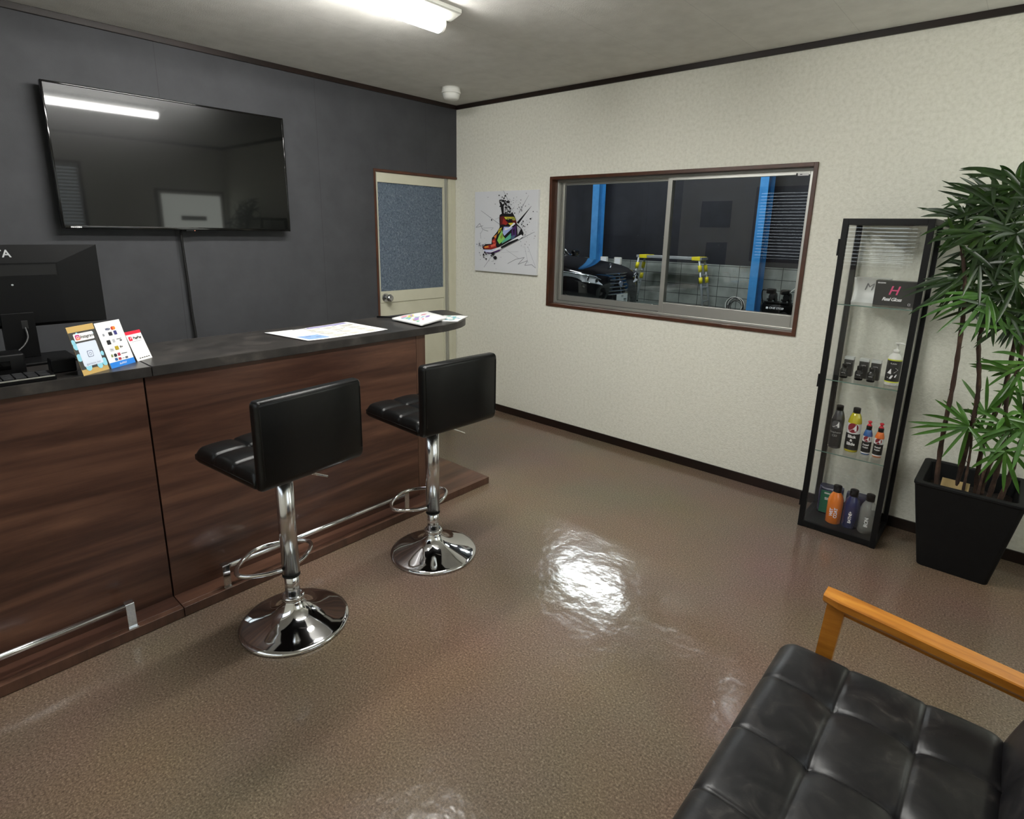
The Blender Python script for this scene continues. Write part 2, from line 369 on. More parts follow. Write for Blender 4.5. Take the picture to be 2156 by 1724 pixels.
blinds_window('window_3', 'x', V3[0], V3[1], V3[2], V3[3], W, 1, 'window with white venetian blind in the right wall', M_slat_l)

# ---- door_1: aluminium door with frosted glass, charcoal wall
d1 = thing('door_1', 'cream aluminium door with frosted glass upper half beside the room corner', None, kind='structure')
df = MB(); df.box(-.05, .006, DY0, DY0 + .016, 0, DZ, M_frame, .001); df.box(-.05, .006, DY0 + .016, -.001, DZ - .018, DZ, M_frame, .001)
df.build('casing', d1)
ja = MB()
ja.box(-.045, -.004, DY0 + .016, DY0 + .028, 0, DZ - .018, M_alu, .001)
for a, b, x in ((-.128, -.118, -.006), (-.110, -.092, -.012), (-.088, -.055, -.004), (-.050, -.004, -.010)): ja.box(-.05, x, a, b, 0, DZ - .018, M_cream_metal if a > -.09 else M_alu, .001)
ja.box(-.05, -.02, -.118, -.004, 0, DZ - .018, M_alu_d)
ja.build('door_jamb', d1)
lf = MB(); y0, y1 = DY0 + .028, -.128; xa, xb_ = -.044, -.010
for a, b, c, d in ((y0, y0 + .012, 0.01, DZ - .02), (y1 - .012, y1, .01, DZ - .02)): lf.box(xa, xb_, a, b, c, d, M_cream_metal, .001)
lf.box(xa, xb_, y0 + .012, y1 - .012, 1.815, DZ - .02, M_cream_metal, .001); lf.box(xa, xb_, y0 + .012, y1 - .012, .925, 1.012, M_cream_metal, .001)
lf.box(xa, xb_, y0 + .012, y1 - .012, .01, .09, M_cream_metal, .001); lf.box(-.034, -.018, y0 + .012, y1 - .012, .09, .925, M_cream_metal)
dl = lf.build('door_leaf', d1)
M_frost = textured('frosted patterned glass', [(.3, '#414f5e'), (.6, '#5f6e7e'), (.8, '#7d8997')], nscale=75, detail=2, rough=.2, bump=1.0, bdist=.012, spec=.7, distort=.8)
MB().box(-.030, -.024, y0 + .010, y1 - .010, 1.010, 1.817, M_frost).build('glass_panel', dl)
kn = MB(); kn.cyl((-.010, -.745, .965), (.002, -.745, .965), .031, M_chrome2, n=28)
kp = [(0.012, .002), (.013, .022), (.026, .034), (.029, .050), (.024, .062), (.012, .066), (0, .066)]
vs = MB(); vs.lathe(kp, (0, 0, 0), M_chrome2, 24)
kn.add(vs.v, vs.f, M_chrome2, True, Matrix.Translation((.0, -.745, .965)) @ Matrix.Rotation(pi / 2, 4, 'Y'))
kn.build('door_knob', dl)
MB().box(-.115, -.11, DY0 - .02, .0, 0, DZ + .02, mat('dim corridor wall', '#3b3f46', .9)).build('corridor_panel', d1)

# ---- door_2: white door in right wall (reflected in the television)
d2 = thing('door_2', 'white painted door with a dark plate in the right wall', None, kind='structure')
m_ = MB(); m_.box(W - .03, W - .002, -.86, -.05, .0, 1.90, M_frame, .002); m_.build('casing', d2)
m_ = MB(); m_.box(W - .045, W - .03, -.83, -.08, .005, 1.87, mat('white door paint', '#f1f1ec', .4), .003); dd = m_.build('door_leaf', d2)
MB().box(W - .048, W - .045, -.80, -.11, .95, 1.84, mat('lit frosted glass', '#e8ecea', .4, emis='#e6ece2', estr=5.0)).build('glass_panel', dd)  # panel's own emission stands in for daylight coming through the glass
MB().box(W - .054, W - .048, -.60, -.30, 1.53, 1.585, M_blackp).build('name_plate', dd)
MB().cyl((W - .045, -.77, 1.0), (W - .09, -.77, 1.0), .02, M_chrome2).build('door_knob', dd)

# ================================================================== CEILING FITTINGS
def ceiling_lamp(cx, label):
    t = thing('ceiling_lamp', label, 'lamp', (cx, -2.055, H), group='tube lamps on the ceiling')
    hs = MB(); L2 = .628
    hs.prism([(-.115, -.001), (-.115, -.016), (-.108, -.021), (-.040, -.038), (.040, -.038), (.108, -.021), (.115, -.016), (.115, -.001)], -L2, L2, M_house, 'y')
    hs.build('housing', t)
    df_ = MB(); pr = [(-.038, -.038)] + [(.038 * -cos(a), -.050 - .034 * sin(a)) for a in [pi * k / 12 for k in range(13)]] + [(.038, -.038)]
    df_.prism(pr, -L2 + .035, L2 - .035, M_lamp, 'y', True); df_.build('diffuser', t)
    for s in (-1, 1):
        ec = MB(); lo, hi = sorted((s * (L2 - .035), s * (L2 - .022))); ec.prism([(x * .99, z) for x, z in pr], lo, hi, M_white, 'y'); ec.build('end_cap', t)
    return t
ceiling_lamp(1.452, 'long white tube lamp on the ceiling above the counter stools')
ceiling_lamp(2.40, 'second white tube lamp nearer the sofa, glowing in the television reflection')
sd = thing('smoke_detector', 'round white smoke detector on the ceiling near the corner', 'smoke detector', (.43, -.45, H))
MB().lathe([(.0, -.0005), (.062, -.0005), (.064, -.020), (.067, -.034), (.067, -.038), (.060, -.040)], (0, 0, 0), M_white, 36).build('mounting_base', sd)
MB().lathe([(.059, -.040), (.060, -.050), (.054, -.070), (.046, -.078), (.0, -.080)], (0, 0, 0), M_white, 36).build('sensor_dome', sd)

# ================================================================== TELEVISION
TY0, TY1, TZ0, TZ1 = -2.7169, -1.5338, 1.4535, 2.1268
tv = thing('television', 'large black flat screen television mounted on the charcoal wall', 'television', (0, -2.125, 1.79))
def TVB(mb, x0, x1, a, b, c, d, m, bev=0, seg=2): mb.box(x0, x1, a + 2.125, b + 2.125, c - 1.79, d - 1.79, m, bev, seg)
m_ = MB(); TVB(m_, .050, .086, TY0 + .004, TY1 - .004, TZ0 + .004, TZ1 - .004, M_blackp, .004); TVB(m_, .030, .052, -2.6, -1.65, 1.47, 1.85, M_blackp, .008); m_.build('back_shell', tv)
m_ = MB()
for a, b, c, d in ((TY0, TY0 + .009, TZ0, TZ1), (TY1 - .009, TY1, TZ0, TZ1), (TY0 + .009, TY1 - .009, TZ1 - .009, TZ1), (TY0 + .009, TY1 - .009, TZ0, TZ0 + .014)): TVB(m_, .060, .092, a, b, c, d, M_bezel, .0025, 3)
bz = m_.build('bezel', tv)
fn = plane_fn((.0925, TY0 + .055 + 2.125, TZ0 + .007 - 1.79), (0, 1, 0), (0, 0, 1), (1, 0, 0), 0)
MB().text('MAXZEN', .011, M_white_ink, fn, bold=.0004).build('lettering', tv)
m_ = MB(); TVB(m_, .086, .0885, TY0 + .008, TY1 - .008, TZ0 + .013, TZ1 - .008, M_screen); m_.build('screen', tv)
m_ = MB(); TVB(m_, .001, .006, -2.35, -1.9, 1.6, 2.0, M_blackm); TVB(m_, .006, .05, -2.25, -2.21, 1.58, 2.0, M_blackm); TVB(m_, .006, .05, -2.04, -2.00, 1.58, 2.0, M_blackm); m_.build('wall_bracket', tv)
m_ = MB(); TVB(m_, .074, .091, -2.155, -2.10, TZ0 - .008, TZ0 + .001, M_blackp, .002); m_.cyl((.0915, -2.11 + 2.125, TZ0 - .003 - 1.79), (.092, -2.11 + 2.125, TZ0 - .003 - 1.79), .0018, mat('indicator light', '#ff8866', .4, emis='#ff9a80', estr=1.2)); m_.build('sensor_block', tv)
cb = MB().tube(smoothpath([(.055, -2.165, 1.475), (.04, -2.167, 1.42), (.03, -2.160, 1.28), (.026, -2.154, 1.14), (.022, -2.150, .98), (.03, -2.146, .83), (.03, -2.15, .70)]), .0075, M_rubber)
tag(cb.build('power_cable'), 'black cable hanging down the charcoal wall below the television', 'cable')

# ================================================================== COUNTER
XB = 1.3456; XP = 1.4534; XR = .90; ZP = .0406; ZT = .982; TH = .037; YS = -2.803; YE = -1.0996
def counter(label, y0, y1, endpanel):
    c = thing('counter_unit', label, 'counter', (0, y1, 0))
    m_ = MB(); fy1 = -.062 if endpanel else -.003
    m_.box(XB - .018, XB, y0 - y1 + .003, fy1, ZP, ZT - TH, M_walnut, .0008); m_.build('front_panel', c)
    m_ = MB(); e = -.0595 if endpanel else -.0215
    m_.box(XR, XB - .0008 if endpanel else XB - .0185, e, -.0 if endpanel else -.003, ZP, ZT - TH, M_walnut2, .0008)
    m_.build('side_panel', c)
    m_ = MB(); m_.box(XR, XB - .0185, y0 - y1 + .003, y0 - y1 + .021, ZP, ZT - TH, M_walnut2); m_.build('side_panel', c)
    m_ = MB(); b1 = YE - y1 if endpanel else -.0015
    m_.box(XR - .01, XP - .0305, y0 - y1 + .0015, b1, .002, ZP, M_walnut, .001)
    pl = m_.build('base_board', c)
    m_ = MB(); m_.box(XP - .030, XP, y0 - y1 + .0015, b1, .002, ZP, M_walnut2, .0012); m_.build('edge_strip', pl)
    return c
cR = counter('right walnut counter unit with long base board under the rounded worktop end', YS, -1.487, True)
cL = counter('left walnut counter unit behind the monitor, cut by the photo edge', -4.0 + .04, YS, False)
def foot_rail(c, yc, y0, y1):
    r_ = MB().cyl((1.428, y0 - yc, .128), (1.428, y1 - yc, .128), .0115, M_chrome_b, n=24); r = r_.build('foot_rail', c)
    for y in (y0 + .004, y1 - .004):
        if y < -3.9: continue
        m_ = MB(); yy = y - yc
        m_.box(1.4405, 1.4435, yy - .014, yy + .014, .046, .140, M_chrome, .0008)
        m_.box(1.414, 1.442, yy - .014, yy + .014, .1385, .1415, M_chrome, .0008)
        m_.box(1.4405, 1.452, yy - .016, yy + .016, ZP, ZP + .0065, M_chrome, .001)
        m_.build('bracket', r)
foot_rail(cR, -1.487, -2.635, -1.705); foot_rail(cL, YS, -3.93, -2.967)
def worktop(name, y0, y1, rounded, label):
    m_ = MB(); x0, x1 = .882, XB + .0145
    if rounded:
        yc = -1.30; pts = [(x1, y0), (x1, yc - .06)]
        ctrl = [(x1, -1.36), (1.347, -1.30), (1.325, -1.215), (1.27, -1.12), (1.19, -1.05), (1.09, -.995), (.99, -.965), (.93, -.955), (.895, -.968), (.882, -1.01)]
        sp = smoothpath([(a, b, 0) for a, b in ctrl], 6); pts += [(p.x, p.y) for p in sp[1:]] + [(x0, y0)]
    else: pts = [(x1, y0), (x1, y1), (x0, y1), (x0, y0)]
    b = bmesh.new(); vb = [b.verts.new((x, y, ZT - TH)) for x, y in pts]; fc = b.faces.new(vb)
    ex = bmesh.ops.extrude_face_region(b, geom=[fc]); nv = [g for g in ex['geom'] if isinstance(g, bmesh.types.BMVert)]
    for v in nv: v.co.z = ZT
    bmesh.ops.bevel(b, geom=[e for e in b.edges if abs(e.verts[0].co.z - e.verts[1].co.z) < 1e-6], offset=.0018, segments=2, affect='EDGES')
    m_.bm(b, M_top); o = m_.build(name); tag(o, label, 'worktop', 'dark worktops on the counter'); return o
worktop('worktop', -2.776, -1.0, True, 'dark stone worktop with rounded end at the right of the counter')
worktop('worktop', -3.96, -2.779, False, 'dark worktop under the monitor and the payment cards')

# ================================================================== BAR STOOLS
def grid_cushion(mb, x0, x1, y0, y1, z0, z1, m, R=.02, seamx=(), seamy=(), seamd=.004, seamw=.006, puff=.008, dip=0.0, dipr=.03, step=.007, crown=0.0):
    nx = max(8, int((x1 - x0) / step)); ny = max(8, int((y1 - y0) / step))
    def drop(e, R_): return 0 if e >= R_ else R_ - sqrt(max(0, R_ * R_ - (R_ - e) ** 2))
    xs = sorted(set([x0] + list(seamx) + [x1])); ys = sorted(set([y0] + list(seamy) + [y1]))
    def cellw(v, cuts):
        for a, b in zip(cuts, cuts[1:]):
            if a <= v <= b + 1e-9: t = (v - a) / (b - a); return 1 - (2 * t - 1) ** 2
        return 0
    def top(x, y):
        ex = min(x - x0, x1 - x); ey = min(y - y0, y1 - y); a = max(0, R - ex); b_ = max(0, R - ey)
        h = R - sqrt(max(0, R * R - min(R * R, a * a + b_ * b_)))
        z = z1 - h + puff * (cellw(x, xs) * cellw(y, ys)) ** .6
        fade = min(1, ex / .012) * min(1, ey / .012)
        for s in seamx: z -= seamd * exp(-((x - s) / seamw) ** 2)
        for s in seamy: z -= seamd * exp(-((y - s) / seamw) ** 2)
        if dip:
            for s in seamx:
                for q in seamy:
                    d = sqrt((x - s) ** 2 + (y - q) ** 2); z -= dip * exp(-d / dipr)
        return max(z, z0 + R * .2)
    def P(i, j): return (x0 + (x1 - x0) * i / nx, y0 + (y1 - y0) * j / ny)
    vs = []; fs = []
    for i in range(nx + 1):
        for j in range(ny + 1): x, y = P(i, j); vs.append((x, y, top(x, y)))
    o = len(vs)
    for i in range(nx + 1):
        for j in range(ny + 1):
            x, y = P(i, j); ex = min(x - x0, x1 - x); ey = min(y - y0, y1 - y); a = max(0, R * .6 - ex); b_ = max(0, R * .6 - ey); r_ = R * .6
            vs.append((x, y, z0 + r_ - sqrt(max(0, r_ * r_ - min(r_ * r_, a * a + b_ * b_)))))
    k = ny + 1
    for i in range(nx):
        for j in range(ny):
            fs.append((i * k + j, (i + 1) * k + j, (i + 1) * k + j + 1, i * k + j + 1)); fs.append((o + i * k + j, o + i * k + j + 1, o + (i + 1) * k + j + 1, o + (i + 1) * k + j))
    for i in range(nx):
        fs.append((i * k, o + i * k, o + (i + 1) * k, (i + 1) * k)); fs.append((i * k + ny, (i + 1) * k + ny, o + (i + 1) * k + ny, o + i * k + ny))
    for j in range(ny):
        fs.append((j, j + 1, o + j + 1, o + j)); a = nx * k; fs.append((a + j, o + a + j, o + a + j + 1, a + j + 1))
    mb.add(vs, fs, m, True); return top
M_piping = mat('black piping', '#050505', .5)
def make_stool():
    t = thing('bar_stool', 'black leatherette bar stool with chrome pedestal nearest the camera', 'bar stool', group='chrome bar stools at the counter')
    b = MB(); prof = [(.0, .0), (.196, .0), (.2005, .003), (.2014, .008), (.198, .013), (.185, .018), (.155, .026), (.120, .037), (.090, .050), (.065, .066), (.048, .083), (.040, .100), (.038, .108)]
    b.lathe(prof, (0, 0, 0), M_chrome, 72); bs = b.build('base', t)
    b = MB(); b.lathe([(.036, .106), (.042, .107), (.043, .111), (.038, .114), (.042, .116), (.041, .121), (.033, .124)], (0, 0, 0), M_chrome, 40); b.build('collar', bs)
    b = MB(); b.cyl((0, 0, .118), (0, 0, .215), .0265, M_chrome_b, n=40); b.build('lower_column', t)
    b = MB(); b.cyl((0, 0, .205), (0, 0, .212), .0325, M_rubber, n=40); b.cyl((0, 0, .212), (0, 0, .655), .0315, M_chrome_b, n=40); b.build('upper_column', t)
    L_ = [(.004, .032), (.02, .075), (.055, .125), (.085, .147), (.115, .148), (.150, .125), (.185, .080), (.208, .035), (.213, 0)]
    path = [(-x_ * -1, y_, .238) for x_, y_ in L_]; path = path + [(p[0], -p[1], .238) for p in reversed(path[:-1])]
    b = MB(); b.tube(smoothpath(path, 6), .0085, M_chrome, 12); b.build('footrest', t)
    b = MB(); b.box(-.07, .07, -.09, .09, .655, .668, M_blackm, .002); b.box(-.05, .05, -.05, .05, .640, .656, M_blackm, .002); b.build('seat_plate', t)
    # lever on the sitter's right (+y world => -y local)
    b = MB(); b.tube([(-.055, -.03, .650), (-.060, -.05, .622), (-.062, -.140, .574)], .0055, M_chrome, 10); b.build('height_lever', t)
    b = MB(); grid_cushion(b, -.165, .213, -.200, .200, .668, .722, M_black_leather, R=.022, seamx=(-.035, .09), seamy=(-.067, .067), seamd=.006, seamw=.004, puff=.012, step=.006)
    for s in (-1, 1): b.tube([(-.15, s * .1985, .690), (.195, s * .1985, .690)], .0022, M_piping, 6)
    b.build('seat', t)
    # backrest: padded slab, profile rounded where it meets the seat
    bk = MB(); X0, X1, Z0, Z1, R = -.212, -.162, .668, .968, .016
    def outline(e):  # side profile (x,z) pulled in by e
        pts = []
        for cx, cz, a0, r_ in ((X1 - R, Z1 - R, 0, R), (X0 + R, Z1 - R, pi / 2, R), (X0 + .035, Z0 + .035, pi, .035), (X1 - .006, Z0 + .006, 1.5 * pi, .006)):
            for k in range(7):
                a = a0 + pi / 2 * k / 6; pts.append((cx + (r_ - e * .0) * cos(a), cz + r_ * sin(a)))
        c = ((X0 + X1) / 2, (Z0 + Z1) / 2)
        return [(c[0] + (x - c[0]) * (1 - e / .025), c[1] + (z - c[1]) * (1 - e / .15)) for x, z in pts]
    stations = [(-.200, .018), (-.1985, .010), (-.195, .004), (-.188, .0), (-.06, -.001), (.06, -.001), (.188, .0), (.195, .004), (.1985, .010), (.200, .018)]
    rows = [[(x, y, z) for x, z in outline(e)] for y, e in stations]; n = len(rows[0]); vs = [p for r_ in rows for p in r_]; fs = []
    for i in range(len(rows) - 1):
        for k in range(n): fs.append((i * n + k, i * n + (k + 1) % n, (i + 1) * n + (k + 1) % n, (i + 1) * n + k))
    bk.add(vs, fs, M_black_leather, True); bk.add(rows[0], [tuple(range(n))], M_black_leather); bk.add(rows[-1], [tuple(range(n))], M_black_leather)
    ob = bk.build('backrest', t)
    pp = MB(); zz = [(-.2118, -.190, .715), (-.2118, -.190, .940), (-.2080, -.184, .9640), (-.2080, .184, .9640), (-.2118, .190, .940), (-.2118, .190, .715)]
    pp.tube(zz, .0016, M_piping, 6); pp.build('piping', ob)
    return t
st1 = make_stool(); st1.location = (1.787, -2.527, 0); st1.rotation_euler = (0, 0, pi + .098)
st2 = copy_tree(st1); st2.location = (1.795, -1.832, 0); st2.rotation_euler = (0, 0, pi - .035)
st2['label'] = 'farther bar stool near the rounded counter end, black seat and chrome pedestal'

# ================================================================== SOFA
sf = thing('sofa', 'two-seat sofa with tufted black leather seat and honey oak arms', 'sofa', (3.345, -2.47, 0))
sx = 3.345; sy = -2.47
b = MB(); tp = grid_cushion(b, 0, .50, -.60, .60, .265, .400, M_sofa, R=.045, seamx=(.172, .337), seamy=(-.412, -.205, .0, .205, .412), seamd=.003, seamw=.0045, puff=.009, dip=.020, dipr=.026, step=.005)
sc_ = b.build('seat_cushion', sf)
b = MB()
for s in (.172, .337): b.tube([(s, -.595 + 1.19 * k / 160, tp(s, -.595 + 1.19 * k / 160) + .0002) for k in range(161)], .0011, M_piping, 5)
for s in (-.412, -.205, .0, .205, .412): b.tube([(.0005, s, .30)] + [(.003 + .49 * k / 90, s, tp(.003 + .49 * k / 90, s) + .0002) for k in range(91)], .0011, M_piping, 5)
b.build('stitched_seams', sc_)
b = MB(); grid_cushion(b, 0, .44, -.60, .60, 0, .115, M_sofa, R=.04, seamx=(.15, .30), seamy=(-.412, -.205, .0, .205, .412), seamd=.0035, seamw=.0035, puff=.006, dip=.016, dipr=.03, step=.009)
o = b.build('back_cushion', sf); o.matrix_local = Matrix.Translation((.530, 0, .335)) @ Matrix.Rotation(radians(-75), 4, 'Y') @ Matrix.Translation((0, 0, -.0575))
b = MB(); b.box(.02, .52, -.585, .585, .235, .268, M_oak, .004); b.build('seat_frame', sf)
b = MB(); b.box(.60, .625, -.59, .59, .36, .41, M_oak, .004, tf=Matrix.Translation((0, 0, 0))); b.box(.68, .705, -.59, .59, .62, .67, M_oak, .004); b.build('back_rail', sf)
for s in (1, -1):
    yi = .61 * s; yo = .67 * s; lo, hi = sorted((yi, yo))
    a_ = MB()
    # armrest: top slopes gently backwards, nose rounded
    P0, P1 = (.078, .5555), (.60, .507)
    n = 14; vs = []; secs = []
    for i in range(n + 1):
        u = i / n; x = P0[0] + (P1[0] - P0[0]) * u; zt = P0[1] + (P1[1] - P0[1]) * u
        nose = sqrt(max(0, 1 - max(0, 1 - (x - P0[0]) / .012) ** 2)); wdt = (.86 + .14 * nose); th = .022 * (.75 + .25 * nose)
        yc = (lo + hi) / 2; hw = (hi - lo) / 2 * (wdt if i == 0 else 1)
        secs.append([(x, yc - hw, zt - .003), (x, yc - hw + .003, zt), (x, yc + hw - .003, zt), (x, yc + hw, zt - .003), (x, yc + hw, zt - th), (x, yc + hw - .012, zt - th - .012), (x, yc - hw + .012, zt - th - .012), (x, yc - hw, zt - th)])
    k = 8; vs = [p for s_ in secs for p in s_]; fs = [(i * k + j, i * k + (j + 1) % k, (i + 1) * k + (j + 1) % k, (i + 1) * k + j) for i in range(n) for j in range(k)]
    a_.add(vs, fs, M_oak); a_.add(secs[0], [tuple(range(k))], M_oak); a_.add(secs[-1], [tuple(range(k))], M_oak)
    ar = a_.build('armrest', sf)
    r_ = MB(); pts = [(.125, .518), (.125, .505), (.59, .462), (.59, .478)]; r_.prism(pts, lo + .020, hi - .020, M_oak, 'y'); r_.build('arm_rail', ar)
    for nm, xt0, xt1, xb0, xb1, zt in (('leg', .088, .132, .060, .092, .525), ('leg', .520, .565, .585, .620, .480)):
        g = MB(); g.prism([(xt0, zt), (xt1, zt), (xb1, 0), (xb0, 0)], lo + .014, hi - .014, M_oak, 'y'); g.build(nm, sf)
    g = MB(); g.box(.10, .56, lo + .018, hi - .018, .24, .29, M_oak, .004); g.build('side_rail', sf)

# ================================================================== DISPLAY CABINET
KX0, KX1, KY0, KY1, KZ = 2.993, 3.350, -.337, -.027, 1.573
cab = thing('display_cabinet', 'tall narrow glass display cabinet with black frame by the cream wall', 'cabinet', (3.1715, -.182, 0))
def KB(mb, x0, x1, y0, y1, z0, z1, m, bev=.0012): mb.box(x0 - 3.1715, x1 - 3.1715, y0 + .182, y1 + .182, z0, z1, m, bev); return mb
pw = .025
b = MB()
for x0 in (KX0, KX1 - pw):
    for y0 in (KY0, KY1 - pw): KB(b, x0, x0 + pw, y0, y0 + pw, 0, KZ, M_blackm)
KB(b, KX0 + pw, KX1 - pw, KY0, KY1, KZ - .027, KZ, M_blackm); KB(b, KX0, KX0 + pw, KY0 + pw, KY1 - pw, KZ - .027, KZ, M_blackm); KB(b, KX1 - pw, KX1, KY0 + pw, KY1 - pw, KZ - .027, KZ, M_blackm)
b.build('frame', cab)
b = MB(); KB(b, KX0 + pw, KX1 - pw, KY0, KY1, .004, .034, M_blackm); KB(b, KX0, KX0 + pw, KY0 + pw, KY1 - pw, .004, .034, M_blackm); KB(b, KX1 - pw, KX1, KY0 + pw, KY1 - pw, .004, .034, M_blackm); b.build('base_board', cab)
b = MB(); KB(b, KX0 + pw, KX1 - pw, KY0 + .006, KY0 + .010, .034, KZ - .027, M_cglass, 0); dr = b.build('glass_door', cab)
for z0, z1 in ((1.403, 1.48), (.76, .825), (.115, .192)):
    b = MB(); KB(b, KX0 - .007, KX0, KY0 - .002, KY0 + .014, z0, z1, M_blackm, .001); b.build('hinge', dr)
for nm, x0 in (('side_glass', KX0 + .010), ('side_glass', KX1 - .014)):
    b = MB(); KB(b, x0, x0 + .004, KY0 + pw, KY1 - pw, .034, KZ - .027, M_cglass, 0); b.build(nm, cab)
b = MB(); KB(b, KX0 + pw, KX1 - pw, KY1 - .012, KY1 - .008, .034, KZ - .027, M_cglass, 0); b.build('back_glass', cab)
SH = (1.177, .803, .430)
M_shelf_edge = mat('green glass edge', '#5f7a70', .2)
for z in SH:
    b = MB(); KB(b, KX0 + .016, KX1 - .016, KY0 + .014, KY1 - .014, z - .005, z, M_cglass, 0); sh_ = b.build('shelf', cab)
    b = MB(); KB(b, KX0 + .016, KX1 - .016, KY0 + .0135, KY0 + .0142, z - .0048, z - .0002, M_shelf_edge, 0); b.build('shelf_edge', sh_)

# ---- contents ------------------------------------------------------
CAMXY = Vector((CPOS.x, CPOS.y))
def facing(x, y): return math.atan2(CPOS.y - y, CPOS.x - x)
FF = -pi / 2                                              # labels face the glass door
def liquid(name, col, rough=.1): return mat(name, col, rough, coat=.6, spec=.6)
def bottle(label, x, y, z, r, h, body, cap, capz, capr, group, shoulder=.74, wrap=None, texts=(), name='bottle', capm=None):
    t = thing(name, label, 'bottle', (x, y, z), group=group)
    b = MB(); hs = h * shoulder
    prof = [(0, 0), (r * .92, 0), (r, .004), (r, hs * .9), (r * .97, hs * .96), (r * .80, hs + (capz - hs) * .45), (capr * 1.15, hs + (capz - hs) * .85), (capr * .95, capz), (capr * .95, capz + .004)]
    b.lathe(prof, (0, 0, 0), body, 28); bo = b.build('bottle_body', t)
    b = MB(); cm = capm or M_blackp
    b.lathe([(0, capz), (capr, capz), (capr, h - .002), (capr - .002, h), (0, h)], (0, 0, 0), cm, 24); b.build('cap', t)
    if wrap:
        b = MB()
        for (z0, z1, m, half) in wrap:
            n = 20; rr = r + .0006
            b.grid(lambda u, v: (rr * cos(FF + (u - .5) * 2 * half), rr * sin(FF + (u - .5) * 2 * half), z0 + (z1 - z0) * v), n, 1, m)
        for tx in texts:
            txt, sz, m, zc = tx[:4]; kw = tx[4] if len(tx) > 4 else {}
            if kw.get('vert'):
                f0 = wrap_fn((0, 0, 0), r, FF, 0, .0014); b.text(txt, sz, m, lambda u, v, f0=f0, zc=zc, dx=kw.get('dx', 0): f0(-v + dx, zc + u), bold=sz * .03)
            elif kw.get('disc'):
                f0 = wrap_fn((0, 0, 0), r, FF, zc, .0010); R_ = kw['disc']; b.grid(lambda u, v: f0(-R_ * cos(pi * u), (2 * v - 1) * R_ * sin(pi * u)), 18, 1, m)
            else:
                f0 = wrap_fn((0, 0, 0), r, FF, zc, .0016); b.text(txt, sz, m, f0, bold=sz * kw.get('bold', .03), shear=kw.get('shear', 0))
        lb = b.build('label', t, fixn=False)
    return t
M_maroon = mat('maroon print', '#7d1626', .5); M_red = mat('red plastic', '#c01c2e', .4); M_blue_l = liquid('blue liquid', '#2a5a9a'); M_or_l = liquid('orange polish', '#e0702a')
M_yel = liquid('yellow soap', '#b8ad22'); M_smoke = liquid('dark shampoo', '#3a3b3e', .2); M_orange = liquid('orange coating', '#e0781c'); M_navy = liquid('navy shampoo', '#1c2350')
M_lab_b = mat('black label', '#101013', .45); M_lab_d = mat('charcoal label', '#242427', .5); M_lab_w = mat('white label', '#dadada', .45)
G1 = 'detailing bottles on the third shelf'; z3 = SH[2]
def a_logo(zc, R_, ring_m, letter_m): return [('', 0, ring_m, zc, {'disc': R_}), ('A', R_ * 1.75, letter_m, zc, {'shear': .35, 'bold': .05})]
bottle('charcoal bottle with grey round A emblem and black cap, leftmost on third cabinet shelf', 3.082, -.215, z3, .030, .226, M_smoke, None, .200, .0165, G1,
       wrap=[(.012, .155, M_lab_d, 1.2)], texts=a_logo(.128, .022, mat('grey ring', '#55565a', .5), M_white_ink) + [('Graphene', .013, mat('grey print', '#8c8d90', .5), .088), ('CS3', .014, MATS['grey print'], .070)])
bottle('yellow bottle with maroon A emblem reading Slick & Slide, black cap', 3.158, -.212, z3, .031, .228, M_yel, None, .202, .0165, G1,
       wrap=[(.012, .098, M_lab_b, 1.5), (.098, .150, M_lab_w, 1.5)], texts=a_logo(.128, .025, M_maroon, M_white_ink) + [('Slick', .020, M_white_ink, .082), ('&', .016, M_white_ink, .063), ('Slide', .020, M_white_ink, .044)])
def small_bottle(label, x, liq):
    t = bottle(label, x, -.208, z3, .0205, .148, liq, None, .128, .0125, G1, wrap=[(.006, .012, M_lab_w, 1.5), (.012, .068, M_lab_b, 1.5), (.068, .096, M_lab_w, 1.5)],
               texts=a_logo(.083, .0145, M_maroon, M_white_ink) + [('Detail', .011, M_white_ink, .052), ('Polish', .010, M_white_ink, .038)])
    b = MB(); b.lathe([(.011, .148), (.011, .152), (.006, .156), (.0055, .163), (.009, .165), (.009, .171), (.003, .174), (0, .174)], (0, 0, 0), M_red, 18); b.build('nozzle', t)
small_bottle('small bottle with blue shoulder and red nozzle, third cabinet shelf', 3.222, M_blue_l)
small_bottle('small bottle with orange shoulder and red nozzle, third cabinet shelf', 3.273, M_or_l)
G2 = 'bottles on the cabinet base'; zb = .034
M_clear = mat('clear plastic', '#a9aba6', .05, alpha=.42, coat=1.0)
def flask(label, x, y, body, words):
    r, h = .037, .205; t = thing('bottle', label, 'bottle', (x, y, zb), group=G2)
    b = MB(); b.lathe([(0, 0), (.033, 0), (r, .005), (r, .112), (.036, .128), (.030, .150), (.020, .166), (.0165, .172), (.0165, .178)], (0, 0, 0), body, 30); b.build('bottle_body', t)
    b = MB(); b.lathe([(0, .172), (.0195, .172), (.0195, .203), (.018, .205), (0, .205)], (0, 0, 0), M_blackp, 24); b.build('cap', t)
    b = MB(); n = len(words)
    for i, (tx, sz) in enumerate(words):
        f0 = wrap_fn((0, 0, 0), r, FF + .1, 0, .0012); off = (i - (n - 1) / 2) * sz * .95; b.text(tx, sz, M_white_ink, lambda u, v, off=off: f0(-v + off, .066 + u), bold=sz * .03, sp=.92)
    b.build('lettering', t, fixn=False)
flask('orange bottle lettered WET COAT with black cap on the cabinet base', 3.136, -.243, M_orange, [('WET', .021), ('COAT', .021)])
flask('dark blue bottle lettered BATHE+ standing between orange and clear bottles', 3.212, -.240, M_navy, [('BATHE+', .019)])
flask('clear bottle lettered IRON with black cap, right end of cabinet base', 3.286, -.246, M_clear, [('IRON', .022)])
